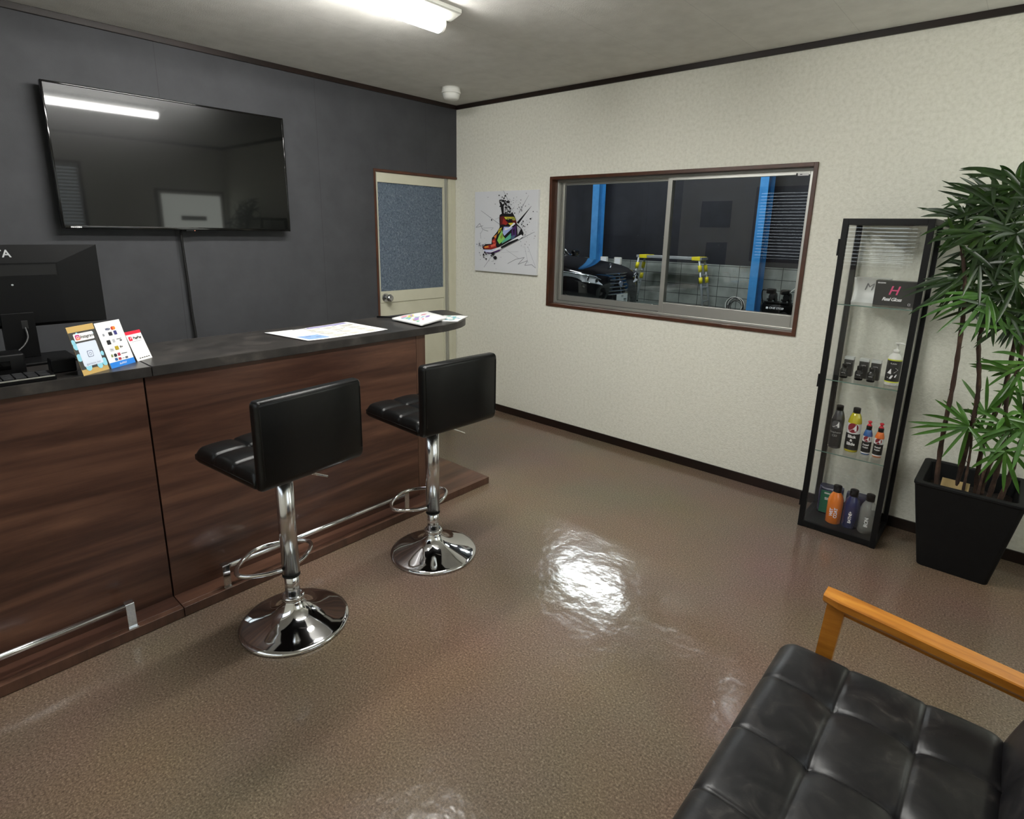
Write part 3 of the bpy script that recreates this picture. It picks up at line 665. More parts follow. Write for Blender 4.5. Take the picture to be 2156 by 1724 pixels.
# towel packs behind
def pack(label, x0, x1, y0, y1, z1, m, panel=None, txt=None):
    t = thing('towel_pack', label, 'towel pack', ((x0 + x1) / 2, (y0 + y1) / 2, zb), group='wrapped towels on the cabinet base'); w_ = (x1 - x0) / 2; d_ = (y1 - y0) / 2
    b = MB()
    def sec(zf):
        k = 1 - .25 * abs(2 * zf - 1) ** 3; return k
    n = 24; rows = []
    for i in range(9):
        zf = i / 8; k = sec(zf); rows.append([(w_ * (abs(cos(a)) ** .5) * (1 if cos(a) > 0 else -1) * (1 - .04 * (1 - k)), d_ * k * (abs(sin(a)) ** .5) * (1 if sin(a) > 0 else -1), z1 * zf) for a in [2 * pi * q / n for q in range(n)]])
    vs = [p for r_ in rows for p in r_]; fs = [(i * n + q, i * n + (q + 1) % n, (i + 1) * n + (q + 1) % n, (i + 1) * n + q) for i in range(8) for q in range(n)]
    b.add(vs, fs, m, True); b.add(rows[0], [tuple(range(n))], m); b.add(rows[-1], [tuple(range(n))], m); b.build('towel_roll', t)
    if panel:
        b = MB(); b.box(-w_ * .72, w_ * .5, -d_ - .0035, -d_ - .001, z1 * .08, z1 * .88, panel, .0006)
        f0 = plane_fn((-w_ * .05, -d_ - .0035, z1 * .60), (1, 0, 0), (0, 0, 1), (0, -1, 0)); b.text('SILK', .019, M_white_ink, f0, bold=.0006)
        f0 = plane_fn((-w_ * .05, -d_ - .0035, z1 * .80), (1, 0, 0), (0, 0, 1), (0, -1, 0)); b.poly([(-.022, -.004), (.022, -.004), (.022, .004), (-.022, .004)], M_lab_w, f0)
        b.build('label', t)
M_plum = textured('folded navy towel in film', [(.3, '#1a1b33'), (.7, '#343654')], nscale=25, rough=.25, bump=.4, bdist=.003)
pack('clear-wrapped folded navy towel with green label at the back left of the cabinet base', 3.035, 3.150, -.185, -.115, .155, M_plum, mat('green label', '#0f6b4a', .35))
pack('clear-wrapped navy towel without label behind the blue bottle', 3.165, 3.285, -.185, -.115, .150, M_plum)
# second shelf: three dropper vials, each in front of a small carton, and a pump bottle
M_carton = mat('black carton', '#121214', .4)
z2 = SH[1]
for i, (x, side) in enumerate(((3.075, 'leftmost'), (3.142, 'middle'), (3.194, 'rightmost'))):
    c = thing('carton', {'leftmost': 'leftmost small black carton with clear lid on the second cabinet shelf', 'middle': 'middle small black carton with clear lid on the second cabinet shelf', 'rightmost': 'small black carton with clear lid nearest the pump bottle'}[side], 'carton', (x + .006, -.165, z2), group='small cartons on the second shelf')
    MB().box(-.020, .020, -.018, .018, 0, .086, M_carton, .001).build('box_body', c)
    b = MB(); b.box(-.021, .021, -.019, .019, .086, .100, mat('frosted lid', '#c9cdca', .3), .001); b.build('lid', c)
    MB().text('coating', .007, M_white_ink, plane_fn((0, -.018, .068), (1, 0, 0), (0, 0, 1), (0, -1, 0))).build('lettering', c)
    v = thing('vial', {'leftmost': 'small black glass vial in front of the leftmost carton', 'middle': 'small black glass vial in front of the middle carton', 'rightmost': 'small black glass vial in front of the carton nearest the pump bottle'}[side], 'vial', (x, -.225, z2), group='black vials on the second shelf')
    b = MB(); b.lathe([(0, 0), (.017, 0), (.0185, .003), (.0185, .036), (.016, .044), (.011, .048), (.011, .052)], (0, 0, 0), mat('black vial glass', '#08080a', .15), 24); b.build('bottle_body', v)
    b = MB(); b.lathe([(0, .050), (.0125, .050), (.0125, .068), (.011, .070), (0, .070)], (0, 0, 0), M_blackp, 20); b.build('cap', v)
    b = MB(); f0 = wrap_fn((0, 0, 0), .0185, FF, .012); b.poly([(-.014, 0), (.014, 0), (.014, .0012), (-.014, .0012)], M_white_ink, f0); f1 = wrap_fn((0, 0, 0), .0185, FF, .028); b.text('coating', .006, M_white_ink, f1); b.build('label', v, fixn=False)
pb = thing('pump_bottle', 'white pump bottle with black and yellow label on the second cabinet shelf', 'bottle', (3.281, -.222, z2))
b = MB(); b.lathe([(0, 0), (.027, 0), (.030, .004), (.030, .125), (.028, .137), (.020, .150), (.013, .156), (.013, .160)], (0, 0, 0), M_white, 28); b.build('bottle_body', pb)
b = MB(); b.lathe([(0, .158), (.014, .158), (.014, .172), (.007, .174), (.0045, .178), (.0045, .198), (.011, .200), (.011, .206), (0, .207)], (0, 0, 0), M_white, 20); b.tube([(0, 0, .203), (.018, -.006, .205), (.034, -.010, .200)], .0045, M_white, 8); b.build('pump', pb)
b = MB(); rr = .0306
for z0, z1, m in ((.022, .122, M_lab_b), (.016, .022, mat('yellow band', '#c5cc3a', .45)), (.122, .128, MATS['yellow band'])):
    b.grid(lambda u, v: (rr * cos(FF + (u - .5) * 2.8), rr * sin(FF + (u - .5) * 2.8), z0 + (z1 - z0) * v), 16, 1, m)
f0 = wrap_fn((0, 0, 0), .030, FF, 0, .0016)
b.text('FLASH', .009, M_white_ink, lambda u, v: f0(u, v + .108)); b.poly([(-.021, .060), (-.008, .082), (.012, .088), (.022, .080), (.010, .066), (-.006, .058)], M_white_ink, f0)
b.poly([(-.020, .040), (.0, .052), (.020, .058), (.016, .044), (-.004, .034)], M_white_ink, f0); b.build('label', pb, fixn=False)
# top shelf
z1s = SH[0]
bx_ = thing('product_box', 'black carton with a large pink letter H on the top cabinet shelf', 'box', (3.232, -.185, z1s))
MB().box(-.085, .085, -.030, .030, 0, .116, M_carton, .0012).build('box_body', bx_)
b = MB(); f0 = plane_fn((0, -.030, 0), (1, 0, 0), (0, 0, 1), (0, -1, 0), .0008); M_pink = mat('pink print', '#d8487c', .5)
b.text('H', .058, M_pink, lambda u, v: f0(u - .008, v + .070), bold=.0006, shear=.25); b.build('emblem', bx_); b = MB(); b.text('Real Gloss', .022, M_white_ink, lambda u, v: f0(u - .010, v + .030), bold=.0006, shear=.3, sp=.85); b.build('lettering', bx_)
b = MB(); b.text('BRAZON', .008, M_white_ink, lambda u, v: f0(u - .060, v + .105), bold=.0004); b.build('lettering', bx_); b = MB(); b.text('α', .020, M_white_ink, lambda u, v: f0(u + .062, v + .012))
b.build('lettering', bx_)
mp = thing('gift_pouch', 'silver white curved carton lettered M at the back of the top cabinet shelf', 'box', (3.118, -.115, z1s))
b = MB(); n = 12
def pil(u, v):
    x = (u - .5) * .15; z = v * .120; yb = -.048 + .030 * (1 - (2 * v - 1) ** 2); return (x, yb, z)
M_silver = mat('pearl card', '#e4e7e4', .3)
b.grid(pil, 8, 12, M_silver); b.grid(lambda u, v: ((u - .5) * .15, .030 - .012 * (1 - (2 * v - 1) ** 2), v * .120), 8, 12, M_silver)
for u in (0, 1): b.grid(lambda s_, v, u=u: ((u - .5) * .15, pil(u, v)[1] * (1 - s_) + (.030 - .012 * (1 - (2 * v - 1) ** 2)) * s_, v * .120), 2, 12, M_silver)
b.add([(-.075, -.048, 0), (.075, -.048, 0), (.075, .030, 0), (-.075, .030, 0), (-.075, -.048, .12), (.075, -.048, .12), (.075, .030, .12), (-.075, .030, .12)], [(0, 1, 2, 3), (4, 5, 6, 7)], M_silver)
b.build('box_body', mp)
b = MB(); b.text('M', .050, mat('grey print', '#8c8d90', .5), lambda u, v: (u - .012, -.0185 - .0008 - .030 * ((2 * (v + .075) / .12 - 1) ** 2), v + .075), shear=.3); b.build('lettering', mp)

# ================================================================== POTTED PALM
pot = thing('potted_palm', 'tall lady palm in a tapered square black planter beside the display cabinet', 'plant', (3.654, -.213, 0))
b = MB(); pl = [(.131, 0), (.133, .004), (.193, .405), (.197, .412), (.197, .420), (.193, .4225), (.170, .4225), (.167, .418), (.150, .300)]
def sq(r, rc=.02): return rrect(-r, r, -r, r, rc, 4)
rows = [[(x, y, z) for x, y in sq(r)] for r, z in pl]; n = len(rows[0]); vs = [p for r_ in rows for p in r_]
b.add(vs, [(i * n + k, i * n + (k + 1) % n, (i + 1) * n + (k + 1) % n, (i + 1) * n + k) for i in range(len(pl) - 1) for k in range(n)], M_pot, False); b.add(rows[0], [tuple(range(n))], M_pot)
b.build('planter', pot)
b = MB(); b.grid(lambda u, v: ((u - .5) * .318, (v - .5) * .318, .335 + .008 * sin(u * 19 + v * 7) * cos(v * 23)), 20, 20, M_soil); b.build('soil', pot)
b = MB(); b.add([(-.107, -.045, .365), (-.002, -.045, .362), (-.002, -.030, .412), (-.105, -.030, .414)], [(0, 1, 2, 3)], mat('tan plant tag', '#b39a68', .6)); b.add([(-.107, -.043, .365), (-.002, -.043, .362), (-.002, -.028, .412), (-.105, -.028, .414)], [(3, 2, 1, 0)], MATS['tan plant tag'])
b.box(-.058, -.050, -.044, -.040, .33, .37, MATS['tan plant tag']); b.build('plant_tag', pot)
FANS = [
(3.575,-0.300,1.260,[(3.429,-0.347,1.088),(3.509,-0.366,1.089),(3.561,-0.325,1.086),(3.601,-0.358,1.095),(3.631,-0.371,1.107),(3.662,-0.324,1.105),(3.690,-0.251,1.086),(3.390,-0.268,1.128),(3.365,-0.418,1.152),(3.348,-0.415,1.196),(3.411,-0.356,1.260)]),
(3.479,-0.300,1.325,[(3.324,-0.418,1.165),(3.284,-0.384,1.234),(3.278,-0.386,1.262),(3.332,-0.413,1.291),(3.349,-0.390,1.320),(3.421,-0.260,1.202),(3.459,-0.257,1.197),(3.382,-0.397,1.210)]),
(3.486,-0.220,1.356,[(3.402,-0.402,1.374),(3.398,-0.275,1.352),(3.379,-0.425,1.334),(3.402,-0.169,1.384),(3.399,-0.400,1.307),(3.525,-0.258,1.275)]),
(3.570,-0.220,1.621,[(3.318,-0.173,1.699),(3.360,-0.220,1.728),(3.388,-0.176,1.753),(3.409,-0.181,1.764),(3.475,-0.229,1.771),(3.528,-0.242,1.783),(3.331,-0.216,1.738),(3.341,-0.240,1.711),(3.592,-0.277,1.787)]),
(3.460,-0.280,1.566,[(3.272,-0.317,1.621),(3.302,-0.428,1.607),(3.300,-0.396,1.579),(3.369,-0.401,1.610),(3.310,-0.411,1.497),(3.344,-0.419,1.465),(3.389,-0.419,1.444),(3.417,-0.271,1.466)]),
(3.577,-0.180,1.744,[(3.389,-0.221,1.784),(3.396,-0.210,1.762),(3.379,-0.155,1.782),(3.519,-0.215,1.791),(3.593,-0.182,1.803),(3.434,-0.133,1.743),(3.424,-0.246,1.740),(3.612,-0.251,1.701)]),
(3.522,-0.350,1.512,[(3.356,-0.388,1.509),(3.355,-0.417,1.476),(3.367,-0.420,1.519),(3.398,-0.366,1.433),(3.433,-0.424,1.472),(3.467,-0.332,1.414),(3.590,-0.305,1.397),(3.579,-0.296,1.336),(3.501,-0.327,1.316)]),
(3.559,-0.250,1.567,[(3.418,-0.196,1.646),(3.389,-0.327,1.667),(3.460,-0.290,1.704),(3.620,-0.195,1.621),(3.642,-0.221,1.526),(3.610,-0.273,1.472),(3.570,-0.198,1.437),(3.518,-0.243,1.447),(3.464,-0.215,1.546)]),
(3.620,-0.150,1.591,[(3.496,-0.189,1.715),(3.543,-0.203,1.697),(3.578,-0.168,1.740),(3.568,-0.211,1.504),(3.605,-0.177,1.460),(3.655,-0.095,1.439)]),
(3.625,-0.380,1.514,[(3.494,-0.414,1.542),(3.476,-0.459,1.520),(3.534,-0.454,1.470),(3.566,-0.436,1.420),(3.599,-0.350,1.404),(3.642,-0.409,1.398),(3.673,-0.419,1.404),(3.687,-0.446,1.475),(3.679,-0.323,1.546)]),
(3.663,-0.400,1.424,[(3.577,-0.421,1.425),(3.604,-0.451,1.392),(3.632,-0.472,1.374),(3.666,-0.472,1.360),(3.628,-0.456,1.483),(3.701,-0.385,1.374)]),
(3.644,-0.220,1.343,[(3.535,-0.279,1.305),(3.574,-0.294,1.287),(3.618,-0.231,1.214),(3.642,-0.265,1.213),(3.668,-0.160,1.224),(3.588,-0.283,1.380),(3.605,-0.226,1.417),(3.660,-0.192,1.424)]),
(3.701,-0.250,1.196,[(3.564,-0.273,1.051),(3.567,-0.192,1.141),(3.562,-0.263,1.032),(3.630,-0.296,1.063),(3.649,-0.273,1.046),(3.668,-0.325,1.050),(3.597,-0.271,1.096),(3.699,-0.295,1.056)]),
(3.605,-0.300,0.690,[(3.392,-0.384,0.682),(3.393,-0.310,0.633),(3.412,-0.376,0.620),(3.466,-0.344,0.572),(3.470,-0.346,0.796),(3.436,-0.351,0.719),(3.535,-0.348,0.536),(3.596,-0.258,0.486),(3.685,-0.360,0.585),(3.711,-0.373,0.602),(3.541,-0.250,0.782),(3.495,-0.301,0.790)]),
(3.652,-0.260,0.749,[(3.541,-0.201,0.877),(3.629,-0.284,0.921),(3.553,-0.214,0.737),(3.710,-0.248,0.775),(3.594,-0.229,0.783),(3.644,-0.236,0.668),(3.711,-0.271,0.909),(3.734,-0.327,0.911)]),
(3.715,-0.360,0.771,[(3.698,-0.410,0.726),(3.709,-0.318,0.704),(3.748,-0.314,0.686),(3.791,-0.311,0.686),(3.793,-0.393,0.774),(3.763,-0.348,0.795),(3.682,-0.328,0.664),(3.793,-0.350,0.722)]),
(3.740,-0.340,0.623,[(3.700,-0.306,0.454),(3.766,-0.346,0.446),(3.818,-0.328,0.447),(3.641,-0.324,0.510),(3.674,-0.382,0.507),(3.827,-0.291,0.537),(3.822,-0.286,0.603),(3.638,-0.410,0.618),(3.816,-0.284,0.637)]),
(3.720,-0.200,0.937,[(3.553,-0.145,0.940),(3.561,-0.186,0.937),(3.591,-0.274,0.992),(3.639,-0.154,0.898),(3.671,-0.262,0.789),(3.699,-0.144,0.769),(3.719,-0.187,0.770),(3.763,-0.272,0.936),(3.752,-0.257,0.853)]),
(3.767,-0.150,0.754,[(3.728,-0.141,0.869),(3.718,-0.150,0.825),(3.781,-0.125,0.833),(3.736,-0.100,0.657),(3.802,-0.199,0.711)]),
(3.647,-0.300,1.637,[(3.543,-0.380,1.736),(3.575,-0.251,1.667),(3.654,-0.378,1.731),(3.701,-0.257,1.619),(3.686,-0.364,1.545),(3.610,-0.267,1.567)]),
(3.699,-0.250,1.475,[(3.612,-0.220,1.547),(3.622,-0.207,1.439),(3.682,-0.253,1.390),(3.741,-0.207,1.402),(3.740,-0.302,1.507),(3.691,-0.236,1.568)]),
]
STEMS = [
[(3.538,-0.300,0.34),(3.522,-0.300,0.588),(3.520,-0.300,0.865),(3.509,-0.300,1.117),(3.499,-0.300,1.247),(3.478,-0.300,1.358),(3.451,-0.300,1.467)],
[(3.604,-0.240,0.34),(3.613,-0.240,0.674),(3.607,-0.240,0.858),(3.576,-0.240,1.048),(3.577,-0.240,1.136),(3.577,-0.240,1.256)],
[(3.632,-0.260,0.34),(3.631,-0.260,0.487),(3.622,-0.260,0.630),(3.604,-0.260,0.680)],
[(3.678,-0.160,0.33),(3.664,-0.160,0.520),(3.671,-0.160,0.655),(3.694,-0.160,0.854),(3.692,-0.160,1.083),(3.693,-0.160,1.198),(3.647,-0.160,1.341)],
[(3.723,-0.200,0.33),(3.733,-0.200,0.499),(3.728,-0.200,0.667),(3.708,-0.200,0.833),(3.724,-0.200,0.977),(3.704,-0.200,1.175)],
[(3.755,-0.280,0.33),(3.775,-0.280,0.494),(3.785,-0.280,0.655),(3.790,-0.280,0.730),(3.734,-0.280,1.213),(3.678,-0.280,1.369),(3.632,-0.280,1.515)],
[(3.694,-0.140,0.332),(3.709,-0.140,0.541),(3.761,-0.140,0.654),(3.775,-0.140,0.785),(3.733,-0.140,1.144),(3.676,-0.140,1.419),(3.620,-0.140,1.592)],
[(3.687,-0.320,0.33),(3.691,-0.320,0.524),(3.727,-0.320,0.585),(3.740,-0.320,0.617)],
]
OX, OY = 3.654, -.213
tops = []
for k, s_ in enumerate(STEMS):
    b = MB(); pts = smoothpath([(x - OX, y - OY, z) for x, y, z in s_], 7); nn = len(pts); thick = .0105 if k not in (2, 7) else .006
    b.tube(pts, [thick * (1 - .35 * i / nn) * (1 + .14 * sin(i * 2.3)) for i in range(nn)], M_bark, 9)
    for q in range(3, nn - 2, 5):   # fibre tufts
        p = pts[q]; a = random.uniform(0, 2 * pi); b.tube([p, p + Vector((cos(a) * .016, sin(a) * .016, .018))], .0013, M_bark, 4)
    b.build('stem', pot)
    tops += [p for p in pts[nn // 3:]]
def leaflet(b, c, tip, wd, m, droop):
    c = Vector(c); tip = Vector(tip); d = tip - c; ln = d.length
    side = d.cross(Vector((random.uniform(-.3, .3), -1, random.uniform(-.3, .3)))).normalized(); nn = side.cross(d).normalized(); nseg = 7
    vs = []
    for i in range(nseg + 1):
        t = i / nseg; w_ = wd * (sin(pi * min(1, t * .92 + .06)) ** .55) * (1 if t < .97 else .35); p = c + d * t + Vector((0, 0, droop * (4 * t * (1 - t)))) 
        vs += [p - side * w_ + nn * w_ * .28, p, p + side * w_ + nn * w_ * .28]
    fs = []
    for i in range(nseg):
        a = i * 3; fs += [(a, a + 1, a + 4, a + 3), (a + 1, a + 2, a + 5, a + 4)]
    b.add(vs, fs, m, True)
LIGHTF = {0, 13, 14, 15, 16, 17, 18}
def frond(cx, cy, cz, tips, m, wd):
    b = MB(); c = Vector((cx - OX, cy - OY, cz))
    near = min(tops, key=lambda p: (p - (c - Vector((0, 0, .06)))).length)
    mid = (near + c) / 2 + Vector((0, 0, .02)); b.tube(smoothpath([near, mid, c], 5), .0026, M_stemg, 6)
    for (tx, ty, tz) in tips:
        leaflet(b, c, (tx - OX, ty - OY, tz), wd * random.uniform(.8, 1.15), m, random.uniform(.0, .018))
    b.build('frond', pot, fixn=False)
for k, (cx, cy, cz, tips) in enumerate(FANS): frond(cx, cy, cz, tips, M_leaf_l if k in LIGHTF else M_leaf, .0078)
rnd = random.Random(3)
for k in range(34):       # fuller crown
    cx = rnd.uniform(3.44, 3.70) if k < 26 else rnd.uniform(3.66, 3.86); cz = rnd.uniform(1.20, 1.70) if k < 26 else rnd.uniform(.62, 1.15); cy = rnd.uniform(-.34, -.12)
    a0 = rnd.uniform(0, 2 * pi); nl = rnd.randint(7, 10)
    tips = []
    for q in range(nl):
        a = a0 + q * 4.2 / nl; l_ = rnd.uniform(.13, .20); tips.append((max(3.365, cx + l_ * cos(a)) if cz < 1.6 else cx + l_ * cos(a), max(-.42, min(-.03, cy + rnd.uniform(-.09, .07))), cz + l_ * sin(a) * .8 - .03))
    frond(cx, cy, cz, tips, M_leaf if k < 26 else M_leaf_l, .0078)

# ================================================================== PICTURES
AX0, AX1, AZ0, AZ1 = .2407, .8972, 1.1612, 1.781
art = thing('canvas_picture', 'square white canvas with a colourful splatter painting of a high-top sneaker', 'picture', (AX0, -.001, AZ0))
aw, ah = AX1 - AX0, AZ1 - AZ0
MB().box(0, aw, -.0235, -.001, 0, ah, mat('canvas white', '#d9dbdf', .6), .001).build('canvas', art)
_lay = [0]
def AF(u, v):   # picture coordinates of the painting: u right 0..1040, v down 0..1340
    return (u / 1040 * aw, -.0237 - _lay[0] * .00012, ah - v / 1350 * ah)
pc = {k: mat('paint ' + k, v, .6) for k, v in dict(black='#121014', red='#9c2a20', dred='#5e1715', yellow='#d8c93a', olive='#8f9440', green='#8ed062', teal='#5fb59b', lav='#a9b6e6', purple='#4b2a66', white='#e8eaf0', orange='#dc8a3a', salmon='#d9604e', grey='#8d8f96', lgrey='#b4b6bc', slate='#4d6180').items()}
b = MB()
def PG(pts, c): _lay[0] += 1; b.poly([(x - 150, y - 170) for x, y in pts], pc[c], AF)
def BL(x, y, r, c):
    _lay[0] += .3; n_ = 9; ph = rnd.uniform(0, 6); b.poly([(x - 150 + r * rnd.uniform(.6, 1.25) * cos(ph + 2 * pi * k / n_), y - 170 + r * rnd.uniform(.6, 1.25) * sin(ph + 2 * pi * k / n_)) for k in range(n_)], pc[c], AF)
def LN(x0, y0, x1, y1, w0, w1, c):
    _lay[0] += .3; w0 *= 1.5; w1 *= 1.5; d = Vector((x1 - x0, y1 - y0)).normalized(); nx, ny = -d.y, d.x
    b.poly([(x0 + nx * w0 - 150, y0 + ny * w0 - 170), (x1 + nx * w1 - 150, y1 + ny * w1 - 170), (x1 - nx * w1 - 150, y1 - ny * w1 - 170), (x0 - nx * w0 - 150, y0 - ny * w0 - 170)], pc[c], AF)
LN(260, 485, 590, 715, 2, 3, 'grey'); LN(1090, 420, 880, 690, 1, 12, 'black'); LN(1045, 250, 900, 520, 1, 4, 'grey'); LN(640, 165, 760, 400, 2, 3, 'grey'); LN(1150, 825, 930, 945, 2, 4, 'grey'); LN(320, 1450, 440, 1270, 2, 2, 'grey'); LN(700, 1130, 920, 1270, 2, 3, 'lgrey'); LN(1050, 1060, 1180, 1390, 2, 2, 'lgrey'); LN(620, 1180, 900, 1150, 1, 2, 'lgrey'); LN(1000, 1060, 1060, 1330, 2, 2, 'lgrey'); LN(510, 630, 600, 590, 2, 3, 'lgrey')
for a_, c_ in (((730, 1360, 860, 1280), 'grey'), ((860, 1280, 1000, 1240), 'grey'), ((1000, 1240, 900, 1360), 'grey'), ((900, 1360, 1050, 1290), 'grey'), ((1050, 1290, 1010, 1370), 'grey'), ((1010, 1370, 1120, 1350), 'grey'), ((1120, 1350, 1180, 1400), 'grey'), ((170, 770, 240, 700), 'grey'), ((240, 700, 290, 800), 'grey'), ((290, 800, 390, 830), 'grey'), ((170, 770, 300, 740), 'grey'), ((250, 880, 300, 800), 'lgrey'), ((270, 780, 480, 770), 'lgrey'), ((480, 770, 440, 810), 'lgrey'), ((260, 960, 250, 860), 'lgrey')): LN(*a_, 3, 3, c_)
# upper: collar splash
PG([(570, 330), (610, 350), (650, 420), (655, 560), (625, 560), (600, 430)], 'black')
for k in range(60):
    t = rnd.random(); BL(600 + t * 190 + rnd.gauss(0, 25), 290 + t * 240 + rnd.gauss(0, 35), rnd.uniform(7, 24) * (1.1 - .5 * rnd.random()), 'black')
for k in range(50): BL(rnd.gauss(830, 110), rnd.gauss(430, 90), rnd.uniform(3, 11), rnd.choice(['grey', 'black', 'lgrey']))
for k in range(40): BL(rnd.gauss(1000, 80), rnd.gauss(820, 140), rnd.uniform(3, 12), rnd.choice(['grey', 'black', 'lgrey']))
for x_, y_, r_ in ((455, 640, 13), (710, 220, 9), (1015, 222, 8), (390, 265, 8), (865, 275, 6), (1128, 505, 9), (1185, 510, 8), (1090, 620, 12), (1045, 712, 12), (515, 380, 8), (545, 1460, 5), (1070, 1140, 6)): BL(x_, y_, r_, 'black' if r_ > 8 else 'grey')
for k in range(45): BL(rnd.gauss(290, 60), rnd.gauss(1070, 50), rnd.uniform(2, 9), rnd.choice(['slate', 'black', 'grey']))
# sneaker silhouette
PG([(595, 560), (640, 530), (820, 540), (860, 620), (880, 700), (960, 780), (990, 850), (960, 920), (560, 1120), (400, 1180), (320, 1150), (300, 1100), (360, 1050), (460, 1040), (470, 940), (560, 830), (600, 760), (590, 620)], 'black')
PG([(600, 590), (660, 575), (700, 640), (660, 720), (610, 720)], 'dred'); PG([(660, 610), (740, 690), (700, 725), (640, 700)], 'red'); PG([(670, 590), (830, 590), (850, 625), (760, 620), (700, 630)], 'yellow'); PG([(700, 600), (780, 605), (740, 640)], 'olive')
PG([(740, 690), (850, 680), (800, 730), (770, 725)], 'yellow'); PG([(790, 640), (860, 630), (880, 690), (820, 680)], 'dred'); PG([(780, 600), (850, 600), (860, 640), (820, 650)], 'olive')
PG([(670, 750), (770, 750), (820, 760), (720, 860), (680, 900), (650, 850)], 'lav'); PG([(690, 770), (740, 770), (730, 800), (680, 810)], 'white')
PG([(590, 900), (640, 800), (660, 900), (700, 950), (640, 1000), (600, 1040), (560, 980)], 'green'); PG([(640, 1000), (790, 850), (790, 940), (690, 1000), (640, 1030)], 'teal'); PG([(610, 920), (650, 850), (655, 920), (630, 960)], 'olive')
PG([(800, 780), (870, 720), (880, 900), (800, 920)], 'purple'); PG([(885, 730), (950, 780), (900, 880)], 'lgrey'); PG([(820, 800), (850, 780), (840, 900)], 'black'); PG([(790, 900), (860, 880), (850, 930), (800, 960)], 'slate')
PG([(590, 790), (640, 760), (620, 820), (570, 880)], 'yellow'); PG([(600, 800), (620, 790), (600, 840)], 'black'); PG([(500, 920), (560, 870), (540, 950)], 'orange'); PG([(470, 990), (530, 930), (550, 1040), (490, 1050)], 'red'); PG([(480, 1000), (520, 980), (520, 1020)], 'salmon')
PG([(320, 1100), (420, 1060), (540, 1060), (560, 1100), (460, 1130), (340, 1130)], 'red'); PG([(340, 1090), (410, 1075), (420, 1105), (350, 1120)], 'orange'); PG([(450, 1060), (540, 1030), (540, 1070), (460, 1100)], 'salmon')
PG([(318, 1145), (460, 1140), (600, 1090), (960, 870), (985, 900), (930, 950), (600, 1130), (460, 1185), (350, 1185)], 'white'); PG([(330, 1160), (450, 1155), (560, 1120), (470, 1165), (350, 1178)], 'lav')
PG([(620, 1085), (760, 1000), (900, 940), (920, 955), (700, 1080), (640, 1110)], 'black'); PG([(350, 1186), (460, 1190), (600, 1130), (620, 1150), (470, 1205), (400, 1205)], 'purple')
LN(850, 690, 740, 790, 10, 6, 'white')
for x_, y_, r_ in ((330, 1230, 18), (350, 1190, 16), (375, 1300, 14), (372, 1220, 14), (490, 1210, 30), (465, 1245, 15), (530, 1275, 30), (330, 1270, 12), (500, 1330, 6), (525, 1375, 9), (480, 1340, 5), (430, 1330, 5)): BL(x_, y_, r_, 'black')
for k in range(26): BL(rnd.gauss(430, 90), rnd.gauss(1230, 40), rnd.uniform(2, 6), rnd.choice(['purple', 'black']))
b.build('painting', art, fixn=False)

fp = thing('framed_picture', 'dark framed picture on the wall behind the camera beside the blinds', 'picture', (.49, -D, 1.745))
MB().box(-.20, .20, .001, .018, -.165, .165, M_blackm, .002).build('frame', fp)
b = MB(); b.box(-.185, .185, .018, .019, -.15, .15, mat('dark print', '#15171c', .3)); b.build('print', fp)

# ================================================================== THINGS ON THE COUNTER
# payment / social cards on acrylic stands
Dv = Vector((-.553, .833, 0)); Nv = Vector((.833, .553, 0))
def card_stand(name, label, base, wd, hh, lean, build):
    t = thing(name, label, 'sign', base, group='acrylic card stands on the counter')
    V = (Vector((0, 0, hh)) - Nv * lean); Vn = V.normalized(); hl = V.length; Nn = Dv.cross(Vn).normalized()
    if Nn.dot(Nv) < 0: Nn = -Nn
    def F(u, v, o=0.0): return Dv * u + Vn * v + Nn * o
    def slab(mb, u0, u1, v0, v1, o0, o1, m):
        vs = [F(u, v, o) for o in (o0, o1) for u, v in ((u0, v0), (u1, v0), (u1, v1), (u0, v1))]
        mb.add(vs, [(0, 1, 2, 3), (4, 5, 6, 7), (0, 1, 5, 4), (1, 2, 6, 5), (2, 3, 7, 6), (3, 0, 4, 7)], m)
    a = MB(); slab(a, -.001, wd + .001, .001, hl + .001, -.003, -.001, M_acryl)
    ft = [Vector((0, 0, 0)) + Dv * u + Nv * o + Vector((0, 0, z)) for z in (.0, .002) for u, o in ((0, 0), (wd, 0), (wd, -.075), (0, -.075))]
    a.add(ft, [(0, 1, 2, 3), (4, 5, 6, 7), (0, 1, 5, 4), (1, 2, 6, 5), (2, 3, 7, 6), (3, 0, 4, 7)], M_acryl); a.build('acrylic_stand', t)
    c = MB(); build(c, slab, F, wd, hl); c.build('printed_card', t, fixn=False)
    return t
M_gold = mat('tan card', '#b99a5c', .5); M_dk = mat('dark card print', '#3a3a38', .5); M_lb = mat('pale blue blob', '#8cc7d8', .5); M_qr = mat('pale blue panel', '#cdd6e4', .5)
def rr_poly(mb, F, u0, u1, v0, v1, r, o, m): mb.poly(rrect(u0, u1, v0, v1, r, 4), m, lambda a, b_: F(a, b_, o))
